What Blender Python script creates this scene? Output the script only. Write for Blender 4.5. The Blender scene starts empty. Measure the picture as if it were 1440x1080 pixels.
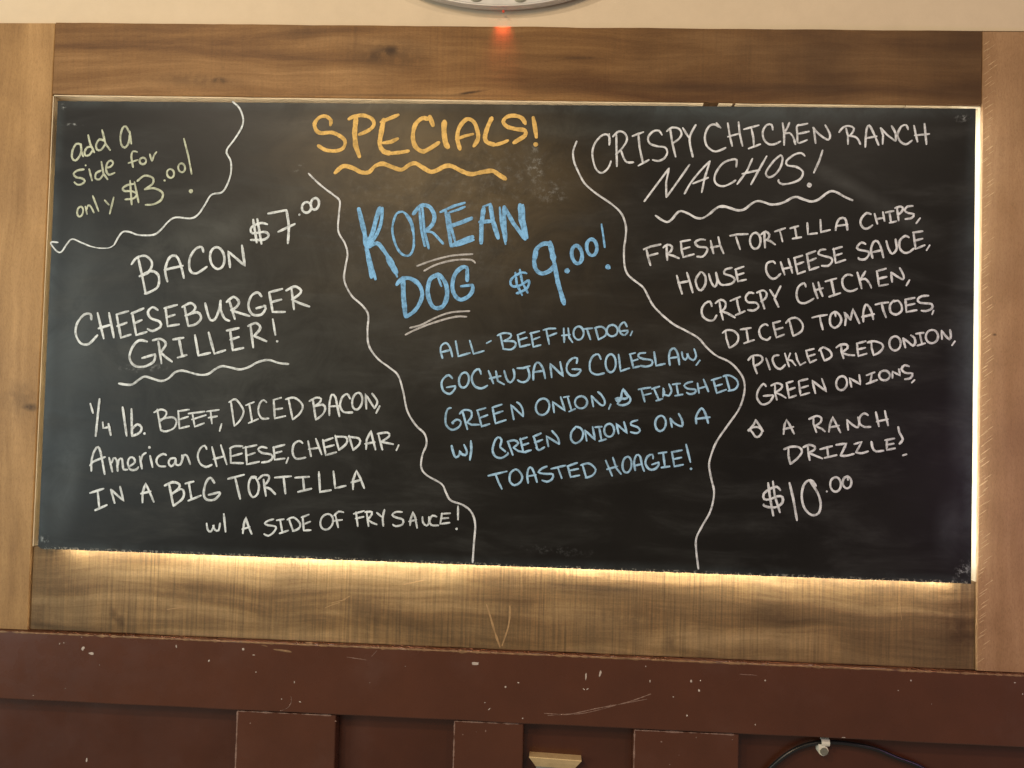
import bpy, bmesh, math, random
from mathutils import Vector, Matrix, noise
C = bpy.context.scene
COL = C.collection
rnd = random.Random(7)

# ------------------------------------------------------------------ camera
cam = bpy.data.cameras.new('camera'); camo = bpy.data.objects.new('camera', cam); COL.objects.link(camo)
cam.sensor_width = 36; cam.lens = 27.0; cam.clip_start = .05; cam.clip_end = 50
fw = Vector((-0.04868961, 0.99838688, 0.02920546)); up = Vector((-0.02605727, -0.03049987, 0.99919506))
rt = fw.cross(up).normalized(); up = rt.cross(fw).normalized()
M = Matrix((rt, up, -fw)).transposed().to_4x4(); M.translation = Vector((0.1041, -1.48169, -0.14121))
camo.matrix_world = M
C.camera = camo

# ------------------------------------------------------------------ light of the room
w = bpy.data.worlds.new('World'); C.world = w; w.use_nodes = True
w.node_tree.nodes['Background'].inputs[0].default_value = (1.0, .88, .74, 1)
w.node_tree.nodes['Background'].inputs[1].default_value = .23
C.view_settings.view_transform = 'Standard'; C.view_settings.look = 'None'
C.view_settings.exposure = 0; C.view_settings.gamma = 1
def area(name, loc, at, size, power, col, sy=None, spread=180):
    l = bpy.data.lights.new(name, 'AREA'); l.energy = power; l.color = col; l.size = size
    l.spread = math.radians(spread)
    if sy: l.shape = 'RECTANGLE'; l.size_y = sy
    o = bpy.data.objects.new(name, l); COL.objects.link(o); o.location = loc
    o.rotation_euler = (Vector(at)-Vector(loc)).to_track_quat('-Z', 'Y').to_euler(); return o
area('ceiling_lamp', (-1.5, -2.3, 1.75), (-.3, 0, .1), .13, 28, (1, .86, .70))
area('ceiling_lamp', (1.45, -2.5, 1.8), (.3, 0, .1), .13, 17, (1, .82, .64))
area('pendant_lamp', (-.75, -2.6, 1.15), (-.2, 0, .25), .5, 24, (1, .70, .36))
area('window_daylight', (-3.2, -2.3, -.1), (-.8, 0, -.2), 1.6, 60, (.80, .96, .97), 1.8)
area('neon_sign', (1.75, -.75, -.32), (1.0, 0, -.35), .25, 2.0, (.85, .35, 1.0), .2)

# ------------------------------------------------------------------ node helpers
class NT:
    def __init__(s, name):
        s.m = bpy.data.materials.new(name); s.m.use_nodes = True; s.t = s.m.node_tree; s.n = s.t.nodes
        s.b = s.n['Principled BSDF']; s.out = s.n['Material Output']
    def new(s, ty, **k):
        x = s.n.new(ty)
        for a, b in k.items(): setattr(x, a, b)
        return x
    def L(s, a, b): s.t.links.new(a, b)
    def put(s, inp, v):
        if isinstance(v, bpy.types.NodeSocket): s.L(v, inp)
        else: inp.default_value = v
    def math(s, op, a, b=0.0, clamp=False):
        x = s.new('ShaderNodeMath', operation=op, use_clamp=clamp); s.put(x.inputs[0], a); s.put(x.inputs[1], b); return x.outputs[0]
    def coord(s): return s.new('ShaderNodeTexCoord').outputs['Object']
    def mapping(s, v, sc, loc=(0,0,0), rot=(0,0,0)):
        x = s.new('ShaderNodeMapping'); s.L(v, x.inputs[0]); x.inputs['Scale'].default_value = sc
        x.inputs['Location'].default_value = loc; x.inputs['Rotation'].default_value = rot; return x.outputs[0]
    def noise(s, v, scale=1, detail=4, rough=.55, dist=0.0):
        x = s.new('ShaderNodeTexNoise'); s.L(v, x.inputs['Vector']); x.inputs['Scale'].default_value = scale
        x.inputs['Detail'].default_value = detail; x.inputs['Roughness'].default_value = rough; x.inputs['Distortion'].default_value = dist
        return x.outputs[0]
    def ramp(s, f, stops):
        x = s.new('ShaderNodeValToRGB'); s.L(f, x.inputs[0]); e = x.color_ramp.elements
        while len(e) < len(stops): e.new(.5)
        for el, (p, c) in zip(e, stops):
            el.position = p; el.color = (c[0], c[1], c[2], 1) if isinstance(c, tuple) else (c, c, c, 1)
        return x.outputs[0]
    def mix(s, f, a, b, mode='MIX'):
        x = s.new('ShaderNodeMix', data_type='RGBA', blend_type=mode); s.put(x.inputs[0], f)
        for i, v in ((6, a), (7, b)):
            if isinstance(v, tuple): v = (*v[:3], 1)
            s.put(x.inputs[i], v)
        return x.outputs[2]
    def range(s, v, a, b, c=0.0, d=1.0, smooth=True):
        x = s.new('ShaderNodeMapRange', interpolation_type='SMOOTHSTEP' if smooth else 'LINEAR'); s.put(x.inputs[0], v)
        for i, q in enumerate((a, b, c, d)): x.inputs[i+1].default_value = q
        return x.outputs[0]
    def ellipse(s, v, x, z, rx, rz, rot=0, soft=1.0):
        # 1 at the centre, 0 at the rim
        m = s.new('ShaderNodeMapping', vector_type='TEXTURE'); s.L(v, m.inputs[0])
        m.inputs['Location'].default_value = (x, 0, z); m.inputs['Rotation'].default_value = (0, math.radians(rot), 0)
        m.inputs['Scale'].default_value = (rx, 1e3, rz)
        l = s.new('ShaderNodeVectorMath', operation='LENGTH'); s.L(m.outputs[0], l.inputs[0])
        return s.range(l.outputs['Value'], 1.0, 1.0-soft, 0, 1)
    def bump(s, h, strength, dist=.001, prev=None):
        x = s.new('ShaderNodeBump'); x.inputs['Strength'].default_value = strength; x.inputs['Distance'].default_value = dist
        s.L(h, x.inputs['Height'])
        if prev: s.L(prev, x.inputs['Normal'])
        return x.outputs[0]

def wood(name, grain, c_dark, c_mid, c_light, knots=(), saw=.35, rough=.62, seed=0, lines=()):
    t = NT(name); v = t.coord()
    w1 = t.noise(t.mapping(v, (2, 2, 2), (seed, 0, 0)), 1.5, 2)
    sw = t.new('ShaderNodeVectorMath', operation='MULTIPLY_ADD')
    cb = t.new('ShaderNodeCombineXYZ'); t.L(w1, cb.inputs[0]); t.L(w1, cb.inputs[2])
    t.L(cb.outputs[0], sw.inputs[0]); sw.inputs[1].default_value = (.05, 0, .05); t.L(v, sw.inputs[2]); vv = sw.outputs[0]
    lo, hi = (1.1, 9) if grain == 'x' else (9, 1.1)
    broad = t.noise(t.mapping(vv, (lo, 3, hi), (seed, seed, 0)), 1.6, 5, .6, .6)
    lo, hi = (3, 95) if grain == 'x' else (95, 3)
    fine = t.noise(t.mapping(vv, (lo, 30, hi), (seed, 0, 0)), 1, 5, .65)
    lo, hi = (190, 4) if grain == 'x' else (4, 190)
    sawn = t.noise(t.mapping(v, (lo, 1, hi), (0, 0, seed)), 1, 3, .7)
    blot = t.noise(t.mapping(v, (1, 1, 1), (seed, 3, seed)), 4.5, 4, .6)
    col = t.ramp(broad, [(.28, c_dark), (.5, c_mid), (.72, c_light)])
    col = t.mix(t.range(fine, .38, .62, .0, .34 if grain == 'x' else .14), col, t.mix(1, col, (.55, .47, .38), 'MULTIPLY'))
    sm = t.range(t.noise(t.mapping(v, (7, 1, 3), (seed, 2, 0)), 1.3, 4, .65), .35, .65, .25, 1)
    col = t.mix(t.math('MULTIPLY', sm, t.range(sawn, .35, .68, 0, saw)), col, t.mix(1, col, (1.9, 1.75, 1.5), 'MULTIPLY'))
    col = t.mix(t.math('MULTIPLY', sm, t.range(sawn, .5, .28, 0, saw*.8)), col, t.mix(1, col, (.5, .46, .42), 'MULTIPLY'))
    col = t.mix(t.range(blot, .42, .68, 0, .45), col, t.mix(1, col, (.60, .56, .55), 'MULTIPLY'))
    grit = t.noise(t.mapping(v, (1, 1, 2.6) if grain == 'x' else (2.6, 1, 1)), 170, 4, .75)
    col = t.mix(t.range(grit, .46, .70, 0, .38), col, t.mix(1, col, (.52, .48, .42), 'MULTIPLY'))
    col = t.mix(t.range(grit, .46, .28, 0, .22), col, t.mix(1, col, (1.5, 1.4, 1.3), 'MULTIPLY'))
    hair = t.noise(t.mapping(v, (40, 3, 420), (0, 0, seed), (0, math.radians(55), 0)), 1, 2, .5)
    col = t.mix(t.range(hair, .70, .78, 0, .28), col, t.mix(1, col, (1.8, 1.7, 1.6), 'MULTIPLY'))
    jn = t.noise(v, 60, 3)
    for (x, z, rx, rz, rot, s) in knots:
        e = t.ellipse(v, x, z, rx, rz, rot); e = t.math('MULTIPLY', e, t.range(jn, .3, .55, .35, 1) if rx < .4 else t.range(blot, .3, .6, .7, 1))
        col = t.mix(t.math('MULTIPLY', e, s), col, (.045, .022, .010))
    t.L(col, t.b.inputs['Base Color'])
    t.b.inputs['Roughness'].default_value = rough; t.b.inputs['Specular IOR Level'].default_value = .2
    n = t.bump(fine, .35, .0012); n = t.bump(grit, .30, .0012, n); n = t.bump(sawn, .9 if saw > .5 else .12, .0011, n)
    t.L(n, t.b.inputs['Normal']); return t.m

def plain(name, c, rough=.5, var=.12, spec=.4, metal=0, scale=14, bump=0, bscale=90, blot=None):
    t = NT(name); v = t.coord(); n = t.noise(v, scale, 5, .6)
    lo = tuple(x*(1-var) for x in c); hi = tuple(min(1, x*(1+var)) for x in c)
    col = t.ramp(n, [(.3, lo), (.7, hi)])
    if blot:
        n2 = t.noise(v, 3.2, 6, .62); col = t.mix(t.range(n2, .5, .74, 0, blot[1]), col, blot[0])
    t.L(col, t.b.inputs['Base Color']); t.b.inputs['Metallic'].default_value = metal
    t.L(t.range(t.noise(v, scale*1.7, 3), .3, .7, rough*.85, min(1, rough*1.15)), t.b.inputs['Roughness'])
    t.b.inputs['Specular IOR Level'].default_value = spec
    if bump: t.L(t.bump(t.noise(v, bscale, 6, .7), bump, .0018), t.b.inputs['Normal'])
    return t.m

def chalk(name, c, lo=.72, streak=.25):
    t = NT(name); v = t.coord()
    n = t.noise(v, 900, 2, .6); n2 = t.noise(v, 120, 3, .6)
    t.L(t.ramp(n2, [(.3, tuple(x*.80 for x in c)), (.65, c)]), t.b.inputs['Base Color'])
    n3 = t.noise(v, 26, 3, .6); a = t.math('MULTIPLY', t.range(n, .25, .58, lo-.15, 1), t.range(n2, .28, .55, 1-streak, 1)); a = t.math('MULTIPLY', a, t.range(n3, .32, .58, .72, 1))
    t.L(a, t.b.inputs['Alpha']); t.b.inputs['Roughness'].default_value = .9
    t.b.inputs['Specular IOR Level'].default_value = .1
    return t.m

def emit(name, c, s):
    t = NT(name); t.b.inputs['Base Color'].default_value = (*c, 1)
    t.b.inputs['Emission Color'].default_value = (*c, 1); t.b.inputs['Emission Strength'].default_value = s; return t.m

# ------------------------------------------------------------------ materials
# --- blackboard face: slate paint, dust, erased chalk, painted-in reflections
def board_mat():
    t = NT('blackboard_paint'); v = t.coord()
    base = t.ramp(t.noise(v, 5, 5, .6), [(.3, (.0070, .0062, .0054)), (.7, (.0115, .0104, .0090))])
    wipe = t.noise(t.mapping(v, (2.0, 1, 7), rot=(0, math.radians(-14), 0)), 2.2, 6, .62, .5)
    fine = t.noise(t.mapping(v, (10, 1, 60), rot=(0, math.radians(-10), 0)), 3, 4, .6)
    f = t.math('MULTIPLY', t.range(wipe, .45, .78, 0, .05), t.range(fine, .25, .7, .5, 1))
    col = t.mix(f, base, (.42, .44, .42))
    grit = t.noise(v, 70, 5, .75)
    cloud = t.noise(v, 9, 5, .7, .8)
    for (x, z, rx, rz, rot, s, c) in SMEARS_AND_SHEEN:
        e = t.ellipse(v, x, z, rx, rz, rot); e = t.math('MULTIPLY', e, t.range(cloud, .25, .7, .25, 1))
        col = t.mix(t.math('MULTIPLY', e, s), col, c)
    for (x, z, rx, rz, rot, s) in FLECKS:
        e = t.ellipse(v, x, z, rx, rz, rot); e = t.math('MULTIPLY', e, t.range(grit, .48, .72, 0, 1))
        col = t.mix(t.math('MULTIPLY', e, s), col, (.55, .58, .58))
    # rubbed dust along the rim, edge glints painted in along the bottom
    sp = t.new('ShaderNodeSeparateXYZ'); t.L(v, sp.inputs[0])
    ax = t.math('ABSOLUTE', sp.outputs[0]); az = t.math('ABSOLUTE', sp.outputs[2])
    e = t.math('MAXIMUM', t.range(ax, .875, .9, 0, 1), t.range(az, .425, .449, 0, 1))
    col = t.mix(t.math('MULTIPLY', e, t.range(cloud, .3, .7, .01, .07)), col, (.35, .45, .48))
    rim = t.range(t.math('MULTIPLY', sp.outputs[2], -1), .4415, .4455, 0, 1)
    col = t.mix(t.math('MULTIPLY', rim, t.range(t.noise(t.mapping(v, (1, 1, 1)), 150, 3, .8), .52, .6, 0, .45)), col, (.6, .58, .48))  # chipped bottom edge: chalk residue plus its reflected light as colour
    t.L(col, t.b.inputs['Base Color'])
    t.L(t.range(wipe, .3, .8, .36, .50), t.b.inputs['Roughness']); t.b.inputs['Specular IOR Level'].default_value = .24
    t.L(t.bump(t.noise(v, 500, 3), .08, .0004), t.b.inputs['Normal'])
    return t.m
G = (.34, .36, .33); Y = (.34, .24, .10); GR = (.28, .29, .28)
SMEARS_AND_SHEEN = [
 (-.52, -.02, .78, .55, 0, .065, (.40, .42, .38)), (-.83, .36, .32, .24, 10, .80, (.010, .009, .008)),
 (-.12, .34, .44, .20, 4, .20, (.42, .29, .13)), (-.04, .20, .36, .20, 0, .10, (.40, .29, .15)),  # smeared yellow chalk, with the warm lamp reflection painted in
 (-.40, .40, .20, .04, 0, .05, G), (-.62, .17, .30, .055, -16, .075, G), (-.45, .24, .18, .05, -25, .05, G),
 (-.85, -.32, .05, .16, 6, .10, (.40, .46, .48)), (-.84, .02, .06, .30, 0, .05, (.40, .46, .46)),
 (.66, .30, .11, .024, 28, .13, GR), (.76, .24, .12, .036, 28, .10, GR), (.89, -.02, .05, .44, 0, .10, (.34, .40, .46)), (.45, .435, .5, .035, 0, .09, (.30, .42, .46)),  # last entry: bluish reflection along the top edge, painted in
 (.06, .34, .03, .10, -6, .05, G), (-.70, -.04, .22, .10, -8, .04, G), (-.30, .10, .30, .05, -14, .035, Y),
 (.18, .40, .55, .03, 0, .05, (.30, .40, .42)), (.86, -.35, .04, .09, 0, .07, (.40, .44, .50)),  # first entry: more of the painted bluish top-edge reflection
 (-.42, -.10, .24, .12, -12, .03, G), (.10, .05, .55, .30, 10, .03, (.4, .3, .17))]
FLECKS = [(.065, .33, .02, .05, -8, .5), (.10, .275, .045, .03, 0, .3), (-.885, .437, .008, .012, 0, 1), (-.865, .40, .03, .004, 0, .8),
 (.885, -.425, .020, .035, 30, .7), (-.885, -.43, .012, .015, 0, .9), (.875, .43, .02, .012, 0, .8), (-.70, -.085, .07, .012, -4, .45),
 (.13, -.415, .10, .012, 3, .18), (.02, .31, .16, .10, 0, .10), (-.16, .22, .3, .2, 0, .08), (-.40, .32, .02, .008, -35, .5)]

M_BOARD = board_mat()
M_EDGE = plain('board_edge_grey', (.05, .05, .05), .6)
M_POST_L = wood('stained_post_wood', 'z', (.25, .135, .052), (.38, .220, .088), (.50, .30, .13), [(-.936, -.170, .024, .012, 0, .9), (-.96, -.155, .05, .06, 0, .4)], .0, .5, 3)
M_POST_R = wood('stained_post_wood', 'z', (.30, .170, .078), (.37, .215, .105), (.43, .26, .135), [(.945, .02, .006, .004, 0, .8)], .0, .5, 11)
M_TOP = wood('dark_stained_plank_wood', 'x', (.12, .055, .020), (.235, .122, .044), (.36, .205, .085),
  [(-.228, .560, .024, .014, 0, 1), (-.250, .552, .05, .020, -15, .7), (-.228, .553, .13, .050, 0, .5), (-.574, .497, .022, .010, 4, 1), (-.62, .497, .14, .022, 3, .4), (-.070, .476, .05, .0045, -9, 1),
   (.145, .547, .07, .006, 0, .6), (-.20, .470, .40, .004, 0, .55), (.36, .490, .60, .014, 0, .45), (.75, .54, .95, .25, 0, .75), (.9, .48, .5, .05, 0, .4), (-.30, .60, .006, .12, 0, .25), (-.41, .60, .10, .03, 0, .25), (-.30, .455, .5, .012, 0, .45)], .14, .5, 5)
M_LOW = wood('rough_sawn_plank_wood', 'x', (.080, .050, .025), (.180, .115, .055), (.33, .225, .115),
  [(-.735, -.59, .014, .022, -28, .8), (-.75, -.575, .012, .02, -20, .6), (-.90, -.585, .02, .04, 0, .4), (-.23, -.545, .10, .05, 0, .35), (.89, -.54, .05, .07, 0, .65), (.28, -.54, .16, .03, 0, .4), (.35, -.585, .03, .03, 0, .45), (-.60, -.53, .16, .035, 0, .35), (-.86, -.52, .08, .07, 0, .35), (.55, -.53, .14, .03, 0, .35), (.06, -.53, .10, .035, 0, .35)], .62, .6, 8)
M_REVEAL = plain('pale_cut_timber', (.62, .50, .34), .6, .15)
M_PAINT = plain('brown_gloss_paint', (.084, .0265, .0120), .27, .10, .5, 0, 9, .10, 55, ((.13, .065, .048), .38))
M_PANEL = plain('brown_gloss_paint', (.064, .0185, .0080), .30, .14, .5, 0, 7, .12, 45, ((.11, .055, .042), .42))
M_WEAR_GLINT = plain('paint_wear_and_edge_glint', (.24, .145, .11), .6, .25, .3, 0, 200)  # chips and scratches; on stile edges it paints in caught light
M_PUTTY_GLINT = plain('sealant_and_edge_glint_ochre', (.24, .135, .065), .6, .3, .3, 0, 90)  # old sealant; on the rail's top edge it paints in caught light
M_CHIP = plain('bare_white_chip', (.48, .40, .34), .7, .15, .3, 0, 200)
M_WALL = plain('cream_wall_paint', (.63, .505, .355), .75, .035, .2, 0, 20, .25, 160)
M_STEEL = plain('brushed_grey_metal', (.55, .53, .50), .45, .08, .5, .35, 30)
M_SHADOW = plain('wall_shadow_grey', (.565, .465, .345), .9, .04, .1)  # soft wall shadow mixed as a colour, unused
M_BRASS = plain('aged_brass', (.78, .56, .28), .38, .10, .5, .35, 60)
M_GREY = plain('grey_metal_face', (.22, .22, .19), .5, .1, .5, .3, 60)
M_BLACK = plain('black_rubber', (.010, .010, .010), .32, .1, .5)
M_WHITE = plain('white_plastic', (.72, .68, .55), .45, .05, .4)
M_SCREW = plain('zinc_screw', (.30, .29, .23), .4, .15, .5, .7, 300)
M_LED = emit('warm_white_led', (1.0, .97, .84), 125)
M_LEDR = emit('cool_white_led', (.92, 1.0, 1.0), 55)
M_LEDT = emit('dim_white_led', (1.0, .90, .74), 9)
M_LEDL = emit('faint_warm_led', (1.0, .80, .45), 4.5)
CH = {'w': chalk('white_chalk', (.88, .94, .96), .66, .30), 'v': chalk('white_chalk', (.88, .90, .93), .66, .30), 'g': chalk('pale_green_chalk', (.64, .68, .52), .62),
      'y': chalk('orange_chalk', (.90, .58, .19), .88, .18), 'b': chalk('blue_chalk', (.28, .61, 1.0), .74, .36),
      'c': chalk('pale_blue_chalk', (.46, .74, 1.0)), 'p': chalk('pale_pink_chalk', (.60, .58, .57), .6)}

# ------------------------------------------------------------------ object helpers
def tag(o, label=None, cat=None, group=None, kind=None):
    for k, x in (('label', label), ('category', cat), ('group', group), ('kind', kind)):
        if x: o[k] = x
    return o
def thing(name, label, cat, loc, group=None):
    o = bpy.data.objects.new(name, None); o.empty_display_size = .05; COL.objects.link(o); o.location = loc
    return tag(o, label, cat, group)
def obj(name, bm, mat, parent=None, label=None, smooth=False, kind=None):
    me = bpy.data.meshes.new(name); bmesh.ops.recalc_face_normals(bm, faces=bm.faces); bm.to_mesh(me); bm.free()
    for m_ in (mat if isinstance(mat, (list, tuple)) else [mat]): me.materials.append(m_)
    if smooth:
        for p in me.polygons: p.use_smooth = True
    o = bpy.data.objects.new(name, me); COL.objects.link(o)
    if parent:
        o.parent = parent
        off = Vector(parent.location)
        q = parent.parent
        if q is None: o.location = -off
    return tag(o, label=label, kind=kind)
def plank(x0, x1, y0, y1, z0, z1, seg=40, wob=.0007, bev=.0022, seed=0, axis='x'):
    """a board with slightly uneven, rounded edges; y0 is its front face"""
    bm = bmesh.new(); n = seg
    prof = []   # cross-section (a = across, b = depth)
    a0, a1 = (z0, z1) if axis == 'x' else (x0, x1)
    prof = [(a0, y1), (a0, y0+bev), (a0+bev*.35, y0+bev*.35), (a0+bev, y0), (a1-bev, y0), (a1-bev*.35, y0+bev*.35), (a1, y0+bev), (a1, y1)]
    l0, l1 = (x0, x1) if axis == 'x' else (z0, z1)
    rings = []
    for i in range(n+1):
        u = l0+(l1-l0)*i/n; r = []
        e0 = noise.noise(Vector((u*9, seed, 1)))*wob + noise.noise(Vector((u*60, seed, 2)))*wob*.5
        e1 = noise.noise(Vector((u*9, seed, 5)))*wob + noise.noise(Vector((u*60, seed, 6)))*wob*.5
        for k, (a, b) in enumerate(prof):
            a += e0 if k < 4 else e1
            r.append(bm.verts.new((u, b, a) if axis == 'x' else (a, b, u)))
        rings.append(r)
    for i in range(n):
        for k in range(len(prof)):
            k2 = (k+1) % len(prof); bm.faces.new((rings[i][k], rings[i+1][k], rings[i+1][k2], rings[i][k2]))
    bm.faces.new(rings[0]); bm.faces.new(rings[-1]); return bm
def box(bm, x0, x1, y0, y1, z0, z1, mi=0):
    vs = [bm.verts.new(p) for p in ((x0,y0,z0),(x1,y0,z0),(x1,y1,z0),(x0,y1,z0),(x0,y0,z1),(x1,y0,z1),(x1,y1,z1),(x0,y1,z1))]
    for f in ((0,1,2,3),(4,5,6,7),(0,1,5,4),(1,2,6,5),(2,3,7,6),(3,0,4,7)):
        bm.faces.new([vs[i] for i in f]).material_index = mi
def tube(bm, pts, r, n=10):
    rings = []
    for i, p in enumerate(pts):
        p = Vector(p); a = Vector(pts[max(0, i-1)]); b = Vector(pts[min(len(pts)-1, i+1)]); d = (b-a).normalized()
        s = d.cross(Vector((0, 1, .01))).normalized(); q = d.cross(s)
        rings.append([bm.verts.new(p+(s*math.cos(2*math.pi*k/n)+q*math.sin(2*math.pi*k/n))*r) for k in range(n)])
    for i in range(len(rings)-1):
        for k in range(n): bm.faces.new((rings[i][k], rings[i][(k+1)%n], rings[i+1][(k+1)%n], rings[i+1][k]))
    bm.faces.new(rings[0]); bm.faces.new(rings[-1])
def spline(pts, step):
    """Catmull-Rom through the points, sampled about every `step`"""
    if len(pts) < 3: return poly(pts, step)
    P = [pts[0]]+list(pts)+[pts[-1]]; out = []
    for i in range(1, len(P)-2):
        a, b, c, d = P[i-1], P[i], P[i+1], P[i+2]
        n = max(2, int(math.dist(b, c)/step))
        for k in range(n):
            t = k/n
            out.append(tuple(.5*(2*b[j]+(c[j]-a[j])*t+(2*a[j]-5*b[j]+4*c[j]-d[j])*t*t+(3*b[j]-a[j]-3*c[j]+d[j])*t**3) for j in range(len(b))))
    out.append(tuple(pts[-1])); return out
def poly(pts, step):
    out = []
    for a, b in zip(pts, pts[1:]):
        n = max(1, int(math.dist(a, b)/step))
        out += [tuple(a[j]+(b[j]-a[j])*k/n for j in range(len(a))) for k in range(n)]
    out.append(tuple(pts[-1])); return out
def ribbon(bm, pts, w, y, seed=0, taper=.75, jit=.12):
    """a chalk stroke: a low ridge of chalk, w wide, with rounded ends"""
    q = [pts[0]]
    for p in pts[1:]:
        if math.dist(p, q[-1]) > 1e-5: q.append(p)
    pts = q; n = len(pts)
    if n < 2: return
    def ws(i): return w*.5*(1+jit*noise.noise(Vector((pts[i][0]*70, pts[i][1]*70, seed)))*2+jit*1.3*noise.noise(Vector((pts[i][0]*420, pts[i][1]*500, seed))))
    rows = []
    for i, (x, z) in enumerate(pts):
        a = pts[max(0, i-1)]; b = pts[min(n-1, i+1)]; dx, dz = b[0]-a[0], b[1]-a[1]; l = math.hypot(dx, dz) or 1; dx /= l; dz /= l
        h = ws(i)
        if i == 0 or i == n-1: h *= taper
        rows.append((bm.verts.new((x-dz*h, y, z+dx*h)), bm.verts.new((x, y-.00025, z)), bm.verts.new((x+dz*h, y, z-dx*h)), (dx, dz, h)))
    for r, s in zip(rows, rows[1:]):
        bm.faces.new((r[0], s[0], s[1], r[1])); bm.faces.new((r[1], s[1], s[2], r[2]))
    for e, sg in ((0, -1), (-1, 1)):
        r = rows[e]; x, z = pts[e]; dx, dz, h = r[3]; arc = [r[0]]
        for k in range(1, 4):
            th = math.pi*k/4; c, s_ = math.cos(th)*h, math.sin(th)*h*.8*sg
            arc.append(bm.verts.new((x-dz*c+dx*s_, y, z+dx*c+dz*s_)))
        arc.append(r[2])
        for a, b in zip(arc, arc[1:]): bm.faces.new((r[1], a, b))
def disc(bm, x, z, r, y, seed=0, n=10, sq=1):
    c = bm.verts.new((x, y-.00025, z)); vs = []
    for k in range(n):
        th = 2*math.pi*k/n; rr = r*(1+.18*noise.noise(Vector((k*1.7, seed, x*40))))
        vs.append(bm.verts.new((x+rr*math.cos(th), y, z+rr*sq*math.sin(th))))
    for k in range(n): bm.faces.new((c, vs[k], vs[(k+1)%n]))

# ------------------------------------------------------------------ the wall behind everything
bm = bmesh.new(); box(bm, -2.4, 2.4, .050, .15, -1.6, 1.4); wall_back = obj('wall', bm, M_WALL); tag(wall_back, kind='structure')
bm = bmesh.new(); box(bm, -2.4, 2.4, .0260, .0485, .6105, 1.4); wf = obj('wall', bm, M_WALL); tag(wf, kind='structure')

# ------------------------------------------------------------------ timber surround
fr = thing('timber_frame', 'broad stained timber surround of four planks around the chalkboard', 'wooden frame', (0, 0, -.6125))
obj('frame_plank', plank(-1.20, -.9205, .0140, .048, -.6120, .6135, 60, seed=1, axis='z'), M_POST_L, fr, 'pale brown upright plank left of the board with a dark knot')
obj('frame_plank', plank(.9172, 1.20, .0140, .048, -.6120, .6030, 60, seed=2, axis='z'), M_POST_R, fr, 'pale brown upright plank right of the board, lit along its inner edge')
bm = plank(-.9185, .9150, .0125, .048, .4665, .6150, 90, wob=.0012, seed=3)
for v in bm.verts: v.co.z -= (v.co.x+.9)*(.0043 if v.co.z < .55 else .0058)
obj('frame_plank', bm, M_TOP, fr, 'dark stained plank above the board with knots and a crack')
obj('frame_plank', plank(-.9190, .9158, .0185, .048, -.6130, -.4475, 90, wob=.0008, seed=4), M_LOW, fr, 'rough sawn plank below the board, washed by light from behind the board')
M_SAW = plain('glow_lit_saw_mark_wood', (.55, .37, .20), .7, .2, .2, 0, 90)  # saw marks; the glow grazing them is painted in as paleness
bm = bmesh.new()
for k in range(150):
    z = -.60+1.18*(k+rnd.random()*.9)/150; x = .9185+rnd.random()**2*.012; l = .006+rnd.random()*.016
    ribbon(bm, poly([(x, z), (x+l*.8, z+l*.6)], .004), .0006+rnd.random()*.0009, .01385-k*2e-7, k, taper=.3, jit=.5)
obj('saw_marks', bm, M_SAW, [o for o in COL.objects if o.name.startswith('frame_plank')][1], kind='stuff')
# raw timber inside faces of the surround that the hidden light strip brightens
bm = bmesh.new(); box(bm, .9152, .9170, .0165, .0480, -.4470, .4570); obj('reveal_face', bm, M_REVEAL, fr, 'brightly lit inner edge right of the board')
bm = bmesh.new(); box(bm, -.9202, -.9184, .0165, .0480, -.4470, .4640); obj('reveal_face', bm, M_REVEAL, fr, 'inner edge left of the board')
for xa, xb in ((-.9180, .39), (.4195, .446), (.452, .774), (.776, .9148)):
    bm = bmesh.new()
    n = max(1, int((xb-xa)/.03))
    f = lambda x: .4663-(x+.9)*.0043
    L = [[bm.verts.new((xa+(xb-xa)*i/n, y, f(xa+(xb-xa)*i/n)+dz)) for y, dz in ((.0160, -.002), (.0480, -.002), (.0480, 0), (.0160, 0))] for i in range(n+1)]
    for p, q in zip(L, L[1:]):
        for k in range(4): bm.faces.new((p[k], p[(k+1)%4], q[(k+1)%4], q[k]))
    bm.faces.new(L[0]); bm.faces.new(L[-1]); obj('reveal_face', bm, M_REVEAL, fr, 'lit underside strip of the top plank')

# ------------------------------------------------------------------ chalkboard
cb = thing('chalkboard', 'black specials board with menu writing in white, orange and blue chalk', 'chalkboard', (0, 0, -.449))
bm = bmesh.new(); N = 260; rim = []
for i in range(N+1):
    x = -.8985+1.797*i/N; rim.append((x, -.4480+.0013*noise.noise(Vector((x*55, 1, 0)))+.0006*noise.noise(Vector((x*190, 4, 0)))))
rim[0] = (rim[0][0]+.001, rim[0][1]+.004); 
pts = rim+[(.8987, -.2), (.8984, .4478), (.0, .4482), (-.8985, .4480), (-.8982, 0)]
f1 = [bm.verts.new((x, 0, z)) for x, z in pts]; f2 = [bm.verts.new((x, .003, z)) for x, z in pts]
bm.faces.new(f1); bm.faces.new(f2)
for k in range(len(pts)):
    fc = bm.faces.new((f1[k], f1[(k+1)%len(pts)], f2[(k+1)%len(pts)], f2[k])); fc.material_index = 1
obj('board_panel', bm, [M_BOARD, M_EDGE], cb)
bm = bmesh.new(); box(bm, -.885, .885, .0032, .0480, -.4380, .4350); obj('backing_batten', bm, M_EDGE, cb)
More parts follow.
